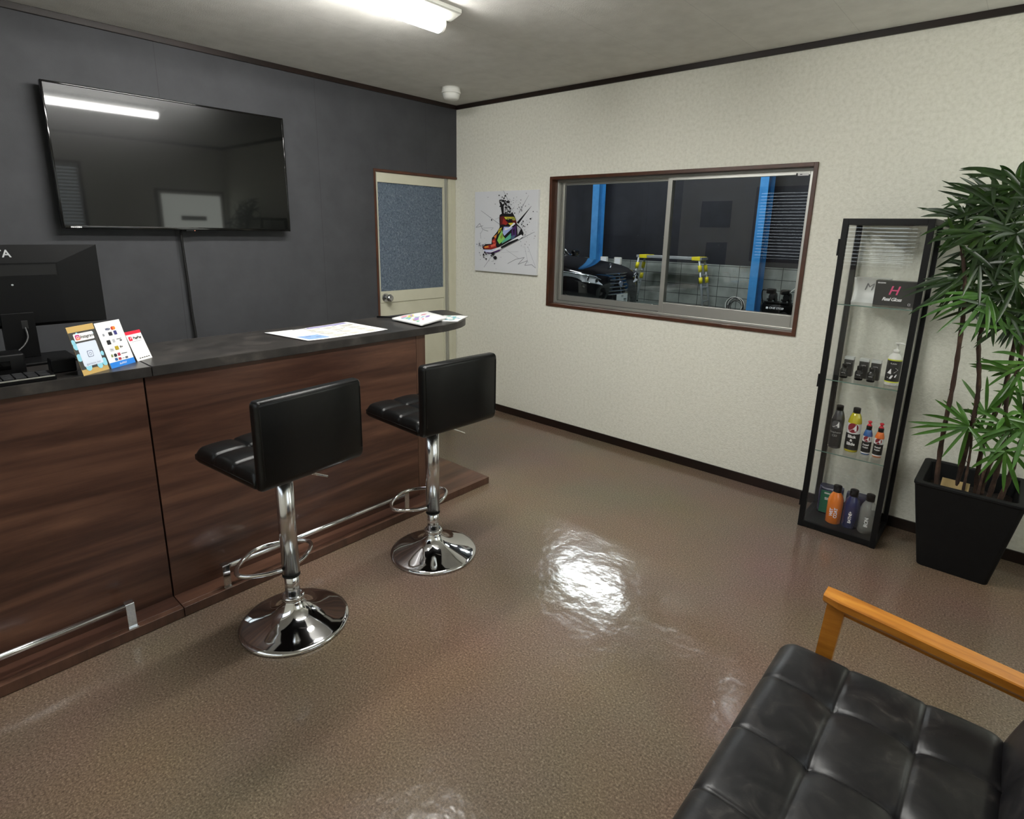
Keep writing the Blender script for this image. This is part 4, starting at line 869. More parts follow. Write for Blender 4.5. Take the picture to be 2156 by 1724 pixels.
def card_insta(c, slab, F, w_, h_):
    slab(c, 0, w_, 0, h_, -.001, .0, M_gold); rr_poly(c, F, .0, w_, .020, h_ - .020, .001, .0006, M_dk)
    for (u, v, r) in ((.006, .115, .008), (.010, .100, .010), (.008, .062, .011), (.098, .030, .012), (.030, .026, .012), (.075, .024, .011), (.100, .060, .007), (.088, .135, .006), (.03, .14, .005)):
        c.poly([(max(0, min(w_, u + r * cos(a))), v + r * sin(a) * 1.2) for a in [2 * pi * k / 14 for k in range(14)]], M_lb, lambda a, b_: F(a, b_, .0009))
    rr_poly(c, F, .014, w_ - .014, h_ - .052, h_ - .026, .004, .0014, M_paper); rr_poly(c, F, .014, w_ - .014, .028, h_ - .058, .005, .0014, M_qr)
    rr_poly(c, F, .019, .037, h_ - .048, h_ - .030, .004, .0018, mat('magenta gradient', '#b83a78', .5)); rr_poly(c, F, .021, .035, h_ - .048, h_ - .038, .003, .0020, mat('orange gradient', '#e2775a', .5))
    cx, cy = .028, h_ - .039
    def ringp(cx, cy, r0, r1, m, o):
        n_ = 16; vs = [F(cx + r * cos(2 * pi * k / n_), cy + r * sin(2 * pi * k / n_), o) for r in (r0, r1) for k in range(n_)]; c.add(vs, [(k, (k + 1) % n_, n_ + (k + 1) % n_, n_ + k) for k in range(n_)], m)
    ringp(cx, cy, .0035, .0048, M_paper, .0023)
    c.text('Instagram', .0155, M_black_ink, lambda a, b_: F(a + .064, b_ + h_ - .039, .0018), shear=.25, bold=.0001, sp=.9)
    # camera glyph in the middle of the panel
    cx, cy = w_ / 2, .068; M_nv = mat('navy print', '#2e3a66', .5)
    rr_poly(c, F, cx - .011, cx + .011, cy - .011, cy + .011, .004, .0018, M_nv); rr_poly(c, F, cx - .0095, cx + .0095, cy - .0095, cy + .0095, .0035, .0020, M_qr); ringp(cx, cy, .0038, .0050, M_nv, .0022)
    c.text('@RIVISION_TINT', .0075, mat('grey blue print', '#6d7590', .5), lambda a, b_: F(a + w_ / 2, b_ + .034, .0018))
def card_pay(c, slab, F, w_, h_):
    slab(c, 0, w_, 0, h_, -.001, .0, M_paper); rr_poly(c, F, 0, w_, 0, .020, .0005, .0008, mat('bright blue print', '#2a78cc', .45)); c.text('AirPAY', .011, M_white_ink, lambda a, b_: F(a + .056, b_ + .010, .0014))
    P_ = lambda u0, u1, v0, v1, col, r=.0015: rr_poly(c, F, u0, u1, v0, v1, r, .0008, mat('print ' + col, col, .5))
    c.text('VISA', .0105, mat('navy print', '#2e3a66', .5), lambda a, b_: F(a + .045, b_ + h_ - .028, .0009), bold=.0004, shear=.2)
    for dx, col in ((.066, '#b02a22'), (.073, '#d07a2e')): c.poly([(dx + .0065 * cos(2 * pi * k / 16), h_ - .027 + .0065 * sin(2 * pi * k / 16)) for k in range(16)], mat('print ' + col, col, .5), lambda a, b_: F(a, b_, .0009 + dx * .002))
    P_(.042, .058, h_ - .052, h_ - .039, '#26262c'); P_(.066, .079, h_ - .052, h_ - .037, '#34346e'); P_(.016, .024, h_ - .050, h_ - .041, '#8d8f96')
    P_(.022, .038, h_ - .082, h_ - .066, '#1c1c20'); P_(.048, .058, h_ - .078, h_ - .066, '#a8aab0'); P_(.066, .088, h_ - .070, h_ - .067, '#6a6c72'); P_(.078, .088, h_ - .078, h_ - .072, '#55585e')
    P_(.022, .040, h_ - .108, h_ - .095, '#c4c6ca'); c.text('Pay', .007, M_black_ink, lambda a, b_: F(a + .031, b_ + h_ - .1015, .0012)); P_(.046, .062, h_ - .106, h_ - .092, '#a08a20'); c.text('9+', .013, M_black_ink, lambda a, b_: F(a + .075, b_ + h_ - .099, .0009), bold=.0003)
    P_(.018, .026, h_ - .128, h_ - .117, '#7c8450', .003); P_(.030, .043, h_ - .129, h_ - .117, '#22242a', .005); P_(.047, .059, h_ - .128, h_ - .117, '#a43a50'); P_(.063, .090, h_ - .124, h_ - .121, '#6a6c72')
    P_(.028, .040, h_ - .143, h_ - .133, '#2c5a8c'); P_(.044, .056, h_ - .143, h_ - .134, '#a03040'); P_(.060, .070, h_ - .140, h_ - .138, '#8d8f96'); P_(.074, .086, h_ - .143, h_ - .136, '#55585e')
def card_paypay(c, slab, F, w_, h_):
    slab(c, 0, w_, 0, h_, -.001, .0, M_paper); rr_poly(c, F, 0, w_, h_ - .012, h_, .0008, .0008, mat('red print', '#cf2038', .45))
    rr_poly(c, F, .006, .022, h_ - .036, h_ - .020, .003, .0008, MATS['red print']); c.text('P', .013, M_white_ink, lambda a, b_: F(a + .014, b_ + h_ - .028, .0012), shear=.3); c.text('PayPay', .0145, M_black_ink, lambda a, b_: F(a + .047, b_ + h_ - .028, .0009), bold=.0003)
    for v in (h_ - .041,): rr_poly(c, F, .014, w_ - .012, v, v + .0012, .0002, .0008, mat('grey print', '#8c8d90', .5))
    for k in range(5): rr_poly(c, F, .014 + k * .011, .021 + k * .011, .008, .011, .0005, .0008, M_black_ink)
card_stand('card_stand', 'tan edged card stand lettered Instagram, leftmost of the stands on the counter', (1.360, -2.980, ZT), .106, .163, .040, card_insta)
card_stand('card_stand', 'white card stand with rows of payment logos and blue foot strip', (1.304, -2.886, ZT), .110, .160, .044, card_pay)
card_stand('card_stand', 'small white card stand with red top edge lettered PayPay', (1.236, -2.785, ZT), .074, .108, .040, card_paypay)

# menu sheet
ms = thing('menu_sheet', 'large printed price sheet lying flat on the worktop', 'paper', (1.125, -1.93, ZT))
c4 = [Vector((.982 - 1.125, -2.176 + 1.93)), Vector((1.300 - 1.125, -2.128 + 1.93)), Vector((1.287 - 1.125, -1.680 + 1.93)), Vector((.945 - 1.125, -1.705 + 1.93))]
def SHT(u, v, o=0.0):
    p = (c4[0] * (1 - u) + c4[1] * u) * (1 - v) + (c4[3] * (1 - u) + c4[2] * u) * v
    curl = .010 * max(0, u - .6) ** 2 * 6 * (1 - v) * .0 + .004 * (1 - u) * (v > -1) * abs(2 * v - 1) ** 3 + .003 * u * abs(2 * v - 1) ** 3
    return Vector((p.x, p.y, .0012 + curl + o))
b = MB(); b.grid(lambda u, v: SHT(u, v), 12, 16, M_paper); b.grid(lambda u, v: SHT(u, v, -.0006), 12, 16, M_paper); sh_ = b.build('sheet', ms, fixn=False)
b = MB()
def SR(u0, u1, v0, v1, m, o=.0006): b.grid(lambda a, c_: SHT(u0 + (u1 - u0) * a, v0 + (v1 - v0) * c_, o), 3, 3, m)
M_g1 = mat('soft grey print', '#9a9a96', .6); M_bl = mat('blue print', '#7f9cc8', .6); M_pu = mat('lilac print', '#8d86b4', .6); M_cr = mat('cream print', '#dcd8cc', .6)
SR(.03, .12, .45, .95, M_pu); SR(.02, .05, .30, .5, M_black_ink); SR(.62, .93, .05, .30, M_bl); SR(.05, .40, .04, .25, M_cr)
for i in range(4):
    for j in range(3): SR(.20 + .20 * i, .36 + .20 * i, .36 + .21 * j, .53 + .21 * j, M_cr)
for i in range(4):
    for j in range(3):
        for q in range(4): SR(.21 + .20 * i + q * .035, .225 + .20 * i + q * .035, .37 + .21 * j, .37 + .21 * j + rnd.uniform(.06, .14), M_g1, .0009)
for u, v in ((.18, .5), (.38, .34), (.58, .34), (.16, .72), (.40, .70), (.60, .55), (.82, .50), (.12, .38), (.24, .9), (.70, .12), (.78, .2)): SR(u, u + .02, v, v + .06, M_black_ink, .001)
b.build('print', ms, fixn=False)

def magazine(label, pts, z, th, cols, seed):
    c = Vector((sum(p[0] for p in pts) / 4, sum(p[1] for p in pts) / 4)); t = thing('magazine', label, 'magazine', (c.x, c.y, z), group='magazines on the worktop')
    q = [Vector(p) - c for p in pts]; r = random.Random(seed)
    def F(u, v, o=0.0):
        p = (q[0] * (1 - u) + q[1] * u) * (1 - v) + (q[3] * (1 - u) + q[2] * u) * v; return Vector((p.x, p.y, o + th + .003 * sin(u * 5 + 1) * sin(v * 4)))
    b = MB(); b.grid(lambda u, v: F(u, v), 12, 12, M_paper)
    lo = lambda u, v: Vector((F(u, v).x, F(u, v).y, 0))
    b.grid(lambda u, v: lo(u, v), 12, 12, M_paper)
    for fn_ in ((lambda s_: (s_, 0)), (lambda s_: (s_, 1)), (lambda s_: (0, s_)), (lambda s_: (1, s_))):
        b.grid(lambda s_, k, fn_=fn_: F(*fn_(s_)) * k + lo(*fn_(s_)) * (1 - k), 12, 3, M_paper)
    b.build('pages', t)
    b = MB()
    for k in range(16):
        u, v = r.uniform(.08, .75), r.uniform(.08, .75); du, dv = r.uniform(.05, .22), r.uniform(.04, .16); m = cols[k % len(cols)]
        b.grid(lambda a, c_: F(u + du * a, v + dv * c_ + .05 * sin(6 * a), .0008 + k * .00008), 5, 3, m)
    b.build('cover_print', t, fixn=False)
    return t
MC = [mat('pastel ' + k, v, .5) for k, v in dict(lilac='#a48cc4', yellow='#d6cb66', blue='#78b4cf', pink='#d898a8', mint='#94c8b2').items()]
magazine('folded newspaper in pastel colours lying under the other on the rounded worktop end', [(1.185, -1.335), (1.318, -1.225), (1.215, -1.045), (1.090, -1.120)], ZT, .004, [MC[2], MC[4]], 5)
t_ = magazine('pastel printed magazine on the worktop, topmost and nearest the stools', [(1.060, -1.485), (1.335, -1.500), (1.235, -1.235), (.965, -1.150)], ZT + .0075, .010, MC, 9)
b = MB(); b.tube([(.905, -1.475, ZT + .006), (1.00, -1.375, ZT + .006)], .005, M_blackp, 8); tag(b.build('pen'), 'black pen poking out beside the magazine on the worktop', 'pen')

# monitor (seen from behind)
mo = thing('monitor', 'black computer monitor seen from behind at the left of the counter', 'monitor', (.95, -3.06, ZT))
def MO(mb, x0, x1, y0, y1, z0, z1, m, bev=.002): mb.box(x0 - .95, x1 - .95, y0 + 3.06, y1 + 3.06, z0 - ZT, z1 - ZT, m, bev); return mb
b = MB(); MO(b, .925, .940, -3.335, -2.793, 1.106, 1.402, M_blackp)
sl = [(.940, -3.335, -2.793, 1.106, 1.402), (.951, -3.20, -2.925, 1.118, 1.338)]
x0, a0, a1, z0, z1 = sl[0]; x1, b0, b1, w0, w1_ = sl[1]
vs = [(x0 - .95, a0 + 3.06, z0 - ZT), (x0 - .95, a1 + 3.06, z0 - ZT), (x0 - .95, a1 + 3.06, z1 - ZT), (x0 - .95, a0 + 3.06, z1 - ZT), (x1 - .95, b0 + 3.06, w0 - ZT), (x1 - .95, b1 + 3.06, w0 - ZT), (x1 - .95, b1 + 3.06, w1_ - ZT), (x1 - .95, b0 + 3.06, w1_ - ZT)]
b.add(vs, [(0, 1, 5, 4), (1, 2, 6, 5), (2, 3, 7, 6), (3, 0, 4, 7), (4, 5, 6, 7)], M_blackp); sh_ = b.build('back_shell', mo)
MO(MB(), .9500, .9516, -3.19, -2.931, 1.293, 1.332, mat('slot black', '#020202', .8), .0).build('vent_slot', sh_)
b = MB(); 
for yy, zz in ((-3.065, 1.261), (-3.066, 1.137)): b.cyl((.951 - .95, yy + 3.06, zz - ZT), (.9535 - .95, yy + 3.06, zz - ZT), .0035, M_chrome2, n=12)
b.build('screw', sh_)
MB().text('TA', .037, mat('grey lettering', '#a9aaac', .4), plane_fn((.9457 - .95, -3.053 + 3.06, 1.370 - ZT), (0, 1, 0), (-.17, 0, .985), (.985, 0, .17), .0008), align='RIGHT', bold=.0006).build('lettering', sh_)
b = MB(); MO(b, .915, .925, -3.33, -2.798, 1.112, 1.396, M_screen); b.build('screen', mo)
b = MB(); MO(b, .930, .958, -3.115, -3.02, ZT + .012, 1.16, M_blackp); b.build('stand_neck', mo)
b = MB(); MO(b, .885, 1.075, -3.17, -2.93, ZT, ZT + .012, M_blackp, .004); b.build('stand_base', mo)
b = MB(); b.box(-.006, .009, -.002, .018, .118, .150, M_rubber, .002); b.tube(smoothpath([(.006, .008, .125), (.03, .006, .085), (.06, -.03, .05), (.10, -.10, .03), (.12, -.2, .02), (.1, -.3, .012)]), .0032, mat('grey cable', '#2c2c2c', .4), 8); b.build('video_cable', mo)
pr_ = thing('card_reader', 'black box device standing on the worktop below the monitor', 'device', (1.14, -3.20, ZT))
b = MB(); b.box(-.05, .05, -.16, .10, 0, .070, M_blackp, .006, 3); b.build('housing', pr_)
b = MB(); b.box(.0505, .053, -.08, .06, .02, .05, M_bezel, .001); b.build('front_slot', pr_)
kb_ = thing('keyboard', 'flat black keyboard at the front edge of the left worktop', 'keyboard', (1.305, -3.27, ZT))
b = MB(); b.box(-.050, .045, -.22, .22, 0, .016, M_blackp, .003); b.build('housing', kb_)
b = MB()
for i in range(4):
    for j in range(14): b.box(-.042 + i * .021, -.024 + i * .021, -.212 + j * .030, -.186 + j * .030, .016, .020, mat('dark key', '#1b1b1d', .5), .0008)
b.build('keys', kb_)
b = MB(); b.box(.0445, .0465, -.22, .215, .012, .0165, M_alu, .0005); b.build('trim_strip', kb_)
bk_ = MB().box(1.20, 1.255, -3.045, -2.975, ZT, ZT + .048, M_blackp, .004); tag(bk_.build('desk_block'), 'small black block behind the leftmost card stand', 'box')

# ================================================================== GARAGE beyond the window
GF = .05
M_conc = textured('garage concrete floor', [(.3, '#4c5450'), (.7, '#6c7670')], nscale=3, rough=.5)
M_navywall = textured('dark sheet cladding', [(.3, '#13141a'), (.7, '#1d1f27')], nscale=4, rough=.55)
seams_into(M_navywall, 'X', .91, .1, .012, .5)
def block_mat():
    m = mat('concrete block wall', (1, 1, 1, 1), .85); b_ = m.node_tree.nodes['Principled BSDF']; tc = N(m, 'ShaderNodeTexCoord'); mp_ = N(m, 'ShaderNodeMapping'); mp_.inputs['Rotation'].default_value = (pi / 2, 0, 0)
    L(m, tc, 'Object', mp_, 'Vector'); mp_.inputs['Location'].default_value = (.12, .09, 0)
    br = N(m, 'ShaderNodeTexBrick'); br.offset = 0.0; br.inputs['Scale'].default_value = 1; br.inputs['Brick Width'].default_value = .40; br.inputs['Row Height'].default_value = .20; br.inputs['Mortar Size'].default_value = .006
    br.inputs['Color1'].default_value = hexc('#8e9590'); br.inputs['Color2'].default_value = hexc('#a1a7a1'); br.inputs['Mortar'].default_value = hexc('#3c403e'); L(m, mp_, 'Vector', br, 'Vector')
    n = N(m, 'ShaderNodeTexNoise'); n.inputs['Scale'].default_value = 2.5; n.inputs['Detail'].default_value = 8; L(m, tc, 'Object', n, 'Vector'); r = ramp(m, [(.3, '#9a9a98'), (.65, '#ffffff')]); L(m, n, 'Fac', r, 'Fac')
    mx = N(m, 'ShaderNodeMix', data_type='RGBA', blend_type='MULTIPLY'); mx.inputs[0].default_value = .8; L(m, br, 'Color', mx, 6); L(m, r, 'Color', mx, 7); m.node_tree.links.new(mx.outputs[2], b_.inputs['Base Color']); return m
M_block = block_mat()
structure('floor_garage', MB().box(-9, 6, T, 8.1, -.1, GF, M_conc), 'grey concrete garage floor beyond the window')
structure('wall_garage', MB().box(-9, 6, 7.90, 8.1, GF, .915, M_block), 'low concrete block wall of the garage')
structure('wall_cladding', MB().box(-9, 6, 7.93, 8.1, .915, 4.6, M_navywall), 'dark cladding above the block wall')
structure('wall_garage_left', MB().box(-9.1, -9, T, 8.1, GF, 4.6, M_navywall), 'dark garage side wall at left')
structure('wall_garage_right', MB().box(6, 6.1, T, 8.1, GF, 4.6, M_navywall), 'dark garage side wall at right')
structure('ceiling_garage', MB().box(-9, 6, T, 8.1, 4.6, 4.7, mat('garage roof', '#2a2c2e', .8)), 'dark garage roof')
structure('wall_garage_front', MB().box(-6.2, -T - .001, T + .001, T + .02, GF, H + .1, M_navywall).box(W + T, 6, T + .001, T + .02, GF, H + .1, M_navywall), 'unseen dark garage wall beside the office, added to block part of the sky')  # unseen wall added to cut sky glare on the car; gap keeps some highlights
structure('wall_garage_near', MB().box(-9, 6, T + .001, T + .02, H + .1, 4.6, M_navywall), 'garage wall above the window')
for i, (gx, gy, gz) in enumerate(((-1.2, 4.2, 4.45), (-4.6, 3.4, 4.45), (2.4, 3.2, 4.45), (-2.6, 5.4, 4.45), (-.1, 5.4, 4.45))):
    g = thing('garage_lamp', ['garage tube lamp over the car nose', 'garage tube lamp at the far left over the car', 'garage tube lamp over the right half of the garage', 'garage tube lamp near the block wall above the work platform', 'garage tube lamp near the block wall above the compressor'][i], 'lamp', (gx, gy, gz), group='tube lamps under the garage roof')
    hw_ = .09 if i == 0 else .06
    MB().box(-.65, .65, -hw_ - .03, hw_ + .03, .03, .15, M_house, .01).build('housing', g); MB().box(-.6, .6, -hw_, hw_, 0, .03, M_gtube, .006).build('diffuser', g)
M_pillar = textured('blue painted steel', [(.3, '#2f7fc0'), (.7, '#4596d6')], nscale=5, rough=.4)
def pillar(x0, x1, y0, y1, label):
    m_ = MB(); m_.box(x0, x1, y0, y0 + .014, GF, 4.6, M_pillar, .002); m_.box(x0, x1, y1 - .014, y1, GF, 4.6, M_pillar, .002); xc = (x0 + x1) / 2
    m_.box(xc - .008, xc + .008, y0 + .014, y1 - .014, GF, 4.6, M_pillar); m_.box(x0 - .03, x1 + .03, y0 - .02, y1 + .02, GF, GF + .015, M_pillar)
    tag(m_.build('steel_pillar'), label, 'pillar', 'blue garage pillars')
pillar(-3.80, -3.63, 7.60, 7.86, 'blue steel pillar rising behind the black car'); pillar(-.185, -.035, 7.53, 7.86, 'blue steel pillar beside the air compressor')

# work platform
wp = thing('work_platform', 'aluminium folding work platform with yellow joints before the block wall', 'platform', (-1.82, 7.35, GF))
M_al2 = mat('bright aluminium', '#c3c7c9', .3, .6); M_y = mat('safety yellow', '#e3d51f', .4)
def WP(x, y, z): return (x + 1.82, y - 7.35, z - GF)
b = MB(); x0, x1 = -2.47, -1.06; b.box(x0 + 1.82, x1 + 1.82, -.0, .30, .955, 1.005, M_al2, .004); b.build('deck', wp)
for xt, dx in ((-2.42, -.16), (-1.11, .16)):
    for yt, dy, yy in ((7.37, -.0, 0), (7.62, .06, 1)):
        top = Vector(WP(xt, yt, 1.0)); bot = Vector(WP(xt + dx, yt + dy, GF + .012)); b = MB(); b.cyl(top, bot, .022, M_al2, .020, 12); lg = b.build('leg', wp)
        d = bot - top; b = MB()
        for f0, f1 in ((.10, .23), (.34, .46)): b.cyl(top + d * f0, top + d * f1, .036, M_y, n=12)
        b.build('yellow_joint', lg); b = MB(); b.cyl(bot - d.normalized() * .03, bot, .028, M_rubber, n=12); b.build('rubber_foot', lg)
    for f in (.30, .55, .82):
        b = MB(); p = Vector(WP(xt + dx * f, 7.37, 1.0 - .94 * f)); q = Vector(WP(xt + dx * f, 7.62 + .06 * f, 1.0 - .94 * f)); b.cyl(p, q, .014, M_al2, n=8); b.build('rung', wp)
for xa in (-2.40, -1.26): b = MB(); b.box(xa + 1.82, xa + .17 + 1.82, -.012, .312, .945, 1.015, M_y, .008); b.build('yellow_clamp', wp)

# twin work light
wk = thing('work_light', 'twin square white work light on a bar behind the car nose', 'lamp', (-3.02, 7.3, GF))
b = MB(); b.box(-.24, .24, -.015, .015, .76, .785, M_blackm, .003); b.cyl((0, 0, .0), (0, 0, .76), .014, M_blackm); b.box(-.22, .22, -.16, .16, 0, .02, M_blackm); b.build('stand', wk)
for dx in (-.19, .15):
    b = MB(); b.box(dx - .085, dx + .085, -.03, .02, .785, .935, M_white, .012); hd = b.build('light_head', wk); b = MB(); b.box(dx - .062, dx + .062, -.033, -.03, .805, .915, mat('lens white', '#f4f6f8', .3), .002); b.build('lens', hd)

# air compressor
ac = thing('air_compressor', 'black wheeled twin-motor air compressor beside the blue pillar', 'compressor', (.44, 7.30, GF))
b = MB(); hb = []
b.cyl((-.225, 0, .185), (.225, 0, .185), .115, M_blackp, n=32)
for s in (-1, 1): b.cyl((s * .225, 0, .185), (s * .27, 0, .185), .115, M_blackp, .06, 32)
b.build('tank', ac)
MB().text('ONE STOP', .052, M_white_ink, lambda u, v: (u + .02, -(.1165) + abs(v) * .12, v + .20), bold=.0015).build('lettering', ac)
b = MB(); b.box(-.155, -.118, -.1185, -.116, .182, .219, M_white_ink); b.build('emblem', ac)
for dx in (-.11, .13):
    b = MB(); b.cyl((dx - .03, 0, .39), (dx + .07, 0, .39), .075, M_blackp, n=24); b.box(dx - .07, dx + .08, -.06, .07, .31, .36, M_blackm, .006); b.box(dx - .09, dx + .05, -.07, .06, .44, .53, M_blackp, .02); b.cyl((dx + .02, -.075, .40), (dx + .02, -.09, .40), .05, M_blackm, n=20); b.build('motor', ac)
    for q in (-.05, .05): MB().cyl((dx + q, -.078, .325), (dx + q, -.084, .325), .016, M_chrome2, n=12).build('gauge', ac)
b = MB(); b.tube(smoothpath([(-.25, -.02, .26), (-.28, -.02, .40), (-.27, -.02, .50), (-.20, -.02, .50)]), .010, M_blackm); b.tube([(.08, -.03, .36), (.14, -.02, .44), (.36, .04, .66)], .009, M_alu, 8); b.build('handle', ac)
b = MB(); b.box(-.2, .2, -.10, .10, .29, .312, M_blackm, .003); b.build('deck_plate', ac)
for s in (-1, 1):
    b = MB(); b.cyl((.16, s * .10, .075), (.16, s * .135, .075), .075, M_rubber, n=28); wh = b.build('wheel', ac); MB().cyl((.16, s * .135, .075), (.16, s * .140, .075), .022, M_chrome2, n=16).build('hub', wh)
b = MB(); b.box(-.20, -.17, -.08, .08, 0, .09, M_rubber, .004); b.build('rubber_foot', ac)
b = MB(); r_ = random.Random(2)
for k in range(9):
    a = r_.uniform(-.3, .3); R_ = r_.uniform(.10, .16); cx, cz = r_.uniform(-.02, .02), R_ + .008
    b.tube([(cx + R_ * cos(t_), r_.uniform(-.004, .004) + (k - 4) * .012 + a * .05 * sin(t_), cz + R_ * sin(t_)) for t_ in [2 * pi * q / 28 for q in range(28)]], .005, M_rubber if k % 4 else M_white, 6, closed=True)
b.tube(smoothpath([(-.14, 0, .15), (-.22, -.02, .05), (-.36, -.03, .008), (-.46, -.04, .008)]), .007, M_rubber, 6)
tag(b.build('hose_coil', loc=(-.33, 7.38, GF)), 'coil of black and white air hose at the foot of the right blue pillar', 'hose')

# ---- black sedan (nose towards +x) ----
car = thing('car', 'glossy black sedan with chrome slatted grille parked in the garage', 'car', (-1.56, 5.20, GF)); car.scale = (1.06, 1.06, 1.06)
M_car = mat('black car paint', '#050506', .12, coat=1.0); M_carchrome = mat('car chrome', '#d0d2d4', .08, 1.0); M_lens = mat('headlight glass', '#dfe4e8', .08, .35, coat=1.0); M_dark = mat('grille black', '#030303', .5)
ST = [  # x, half width, z centre top, z fender top, z bottom
(-4.3, .93, 1.02, .98, .25), (-1.75, .945, 1.035, .965, .22), (-1.45, .95, 1.02, .95, .2), (-1.1, .95, .99, .93, .2), (-.75, .94, .955, .90, .2), (-.45, .915, .92, .865, .2), (-.25, .87, .885, .825, .2), (-.12, .80, .85, .785, .2), (-.04, .72, .80, .73, .2), (.0, .64, .72, .66, .21), (.02, .60, .55, .52, .22)]
def carsec(s_):
    x, w_, zc, zf, zb_ = s_; zf -= GF; zc -= GF; zb_ -= GF
    h_ = [(0, zc), (.35 * w_, zc - .002), (.62 * w_, zc - .018), (.80 * w_, zf + .01), (.92 * w_, zf - .03), (w_, zf - .13), (w_ * 1.005, (zf + zb_) / 2 - .05), (w_ * .985, zb_ + .08), (w_ * .93, zb_)]
    return [(x, -y, z) for y, z in reversed(h_[1:])] + [(x, y, z) for y, z in h_]
b = MB(); rows = [carsec(s_) for s_ in ST]; n = len(rows[0]); vs = [p for r_ in rows for p in r_]
b.add(vs, [(i * n + k, i * n + k + 1, (i + 1) * n + k + 1, (i + 1) * n + k) for i in range(len(ST) - 1) for k in range(n - 1)], M_car, True)
b.add(rows[-1], [tuple(range(n))], M_car, True); b.add(rows[0], [tuple(range(n))], M_car, False); b.build('body', car, sub=2)
# bumper
b = MB()
b.grid(lambda u, v: (.035 - .42 * abs(2 * u - 1) ** 2.6 + .03 * sin(pi * v), (2 * u - 1) * .90, .13 + v * .30), 28, 6, M_car)
b.grid(lambda u, v: (.045 - .30 * abs(2 * u - 1) ** 2.2, (2 * u - 1) * .52, .15 + v * .10), 20, 2, M_dark); b.build('bumper', car, fixn=False)
# grille
def GR(u, v, o=0.0):
    y = (2 * u - 1) * (.36 + .085 * (v)); x = .055 - .085 * abs(2 * u - 1) ** 2 - .10 * (v - .0) * .7 + o; return (x, y, .405 + v * .315)
b = MB(); b.grid(lambda u, v: GR(u, v), 24, 10, M_dark); gr = b.build('grille', car, fixn=False)
b = MB()
for v in (.16, .34, .52, .70, .86):
    b.tube([Vector(GR(u / 24, v, .012)) for u in range(1, 24)], .013, M_carchrome, 6)
b.tube([Vector(GR(.5, v / 8, .018)) for v in range(0, 9)], .007, M_carchrome, 6); b.build('slats', gr)
b = MB(); fr_ = [Vector(GR(u / 16, 0, .012)) for u in range(17)] + [Vector(GR(1, v / 8, .012)) for v in range(1, 9)] + [Vector(GR(1 - u / 16, 1, .012)) for u in range(1, 17)] + [Vector(GR(0, 1 - v / 8, .012)) for v in range(1, 8)]
b.tube(fr_, .014, M_carchrome, 6, closed=True); b.build('chrome_surround', gr)
b = MB(); b.cyl((.040, 0, .56), (.062, 0, .56), .045, mat('sensor grey', '#8e98a6', .2, .3), n=20); b.build('badge', gr)
# hood star
b = MB(); c_ = Vector((-.16, 0, .850)); b.cyl((-.16, 0, .77), (-.16, 0, .82), .006, M_carchrome)
b.tube([c_ + Vector((0, .030 * cos(t_), .030 * sin(t_))) for t_ in [2 * pi * q / 24 for q in range(24)]], .0035, M_carchrome, 6, closed=True)
for k in range(3): a = pi / 2 + k * 2 * pi / 3; b.cyl(c_, c_ + Vector((0, .029 * cos(a), .029 * sin(a))), .005, M_carchrome, .0015, 6)
b.build('hood_ornament', car)
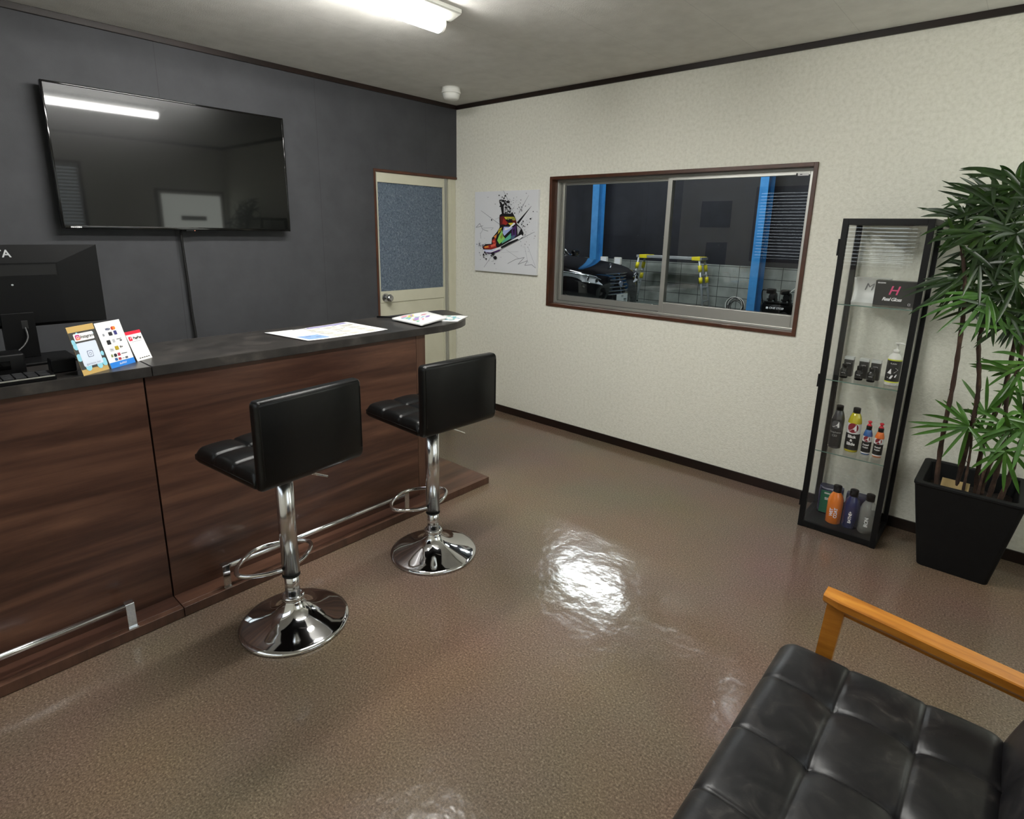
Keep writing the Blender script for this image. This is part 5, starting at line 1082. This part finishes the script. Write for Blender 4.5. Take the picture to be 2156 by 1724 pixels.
# headlights
for s in (-1, 1):
    def HL(u, v, o=0.0, s=s):
        y = .47 + .44 * u; x = -.02 - .13 * u ** 2 - .42 * u ** 5 - .05 * v + o; z0 = .555 + .085 * u; z1 = .655 + .115 * u ** .8; return (x + .035, s * (y + o * .6), z0 + (z1 - z0) * v)
    b = MB(); b.grid(lambda u, v: HL(u, v), 18, 6, M_lens); hl = b.build('headlight', car, fixn=False)
    b = MB()
    for u in (.30, .62): b.lathe([(.0, 0), (.040, .004), (.046, .018)], (0, 0, 0), M_dark, 18); 
    vv = []
    b2 = MB()
    for u in (.30, .60):
        p = Vector(HL(u, .42, .006)); b2.add([p + Vector((.002, .034 * cos(t_), .034 * sin(t_))) for t_ in [2 * pi * q / 18 for q in range(18)]], [tuple(range(18))], M_dark)
        b2.tube([p + Vector((.003, .036 * cos(t_), .036 * sin(t_))) for t_ in [2 * pi * q / 18 for q in range(18)]], .004, M_carchrome, 5, closed=True)
    b2.tube([Vector(HL(u / 12, .86, .008)) for u in range(13)], .010, M_carchrome, 6); b2.tube([Vector(HL(u / 12, .02, .006)) for u in range(13)], .004, M_carchrome, 6)
    b2.build('lamp_details', hl, fixn=False)
# windscreen, roof and mirrors
b = MB(); b.grid(lambda u, v: (-1.50 - .72 * v, (2 * u - 1) * (.70 - .12 * v), .95 + .42 * sin(v * pi / 2) - .03 * (2 * u - 1) ** 2), 16, 8, mat('tinted car glass', '#0a0d10', .04, coat=1.0)); b.build('windscreen', car, fixn=False)
b = MB(); b.grid(lambda u, v: (-2.22 - 1.4 * v, (2 * u - 1) * .58, 1.36 - .03 * (2 * u - 1) ** 2 - .10 * v * v), 12, 6, M_car)
for s in (-1, 1): b.grid(lambda u, v, s=s: (-1.50 - .72 * u - 1.4 * max(0, u - .5), s * (.70 - .12 * u + .20 * (1 - v)), .94 + (.43 * min(1, u * 1.6)) * v), 10, 5, M_car)
b.build('roof', car, fixn=False)
for s in (-1, 1):
    b = MB(); b.tube([Vector((-1.50 - .72 * v / 8, s * (.70 - .12 * v / 8), .95 + .42 * sin(v / 8 * pi / 2))) for v in range(9)], .012, M_carchrome, 6); b.build('pillar_trim', car)
    b = MB(); b.box(-1.66, -1.56, min(s * .96, s * 1.12), max(s * .96, s * 1.12), .90, 1.02, M_car, .03, 4); b.build('mirror', car)
# wheels
for x_ in (-.85, -3.6):
    for s in (-1, 1):
        b = MB(); b.cyl((x_, s * .80, .335), (x_, s * .925, .335), .335, M_rubber, n=36); wh = b.build('wheel', car); b = MB(); b.cyl((x_, s * .925, .335), (x_, s * .93, .335), .23, M_alu, n=30); b.build('rim', wh)
# number plate
b = MB(); b.box(.085, .093, -.165, .165, .235, .400, mat('plate white', '#cfd6d4', .4), .003); npl = b.build('number_plate', car)
b = MB(); f0 = plane_fn((.0935, 0, 0), (0, 1, 0), (0, 0, 1), (1, 0, 0), .0006); M_pg = mat('plate green', '#1d3a30', .5)
b.text('77', .085, M_pg, lambda u, v: f0(u + .085, v + .290), bold=.002); b.text('331', .045, M_pg, lambda u, v: f0(u + .005, v + .368), bold=.0008); b.build('characters', npl)
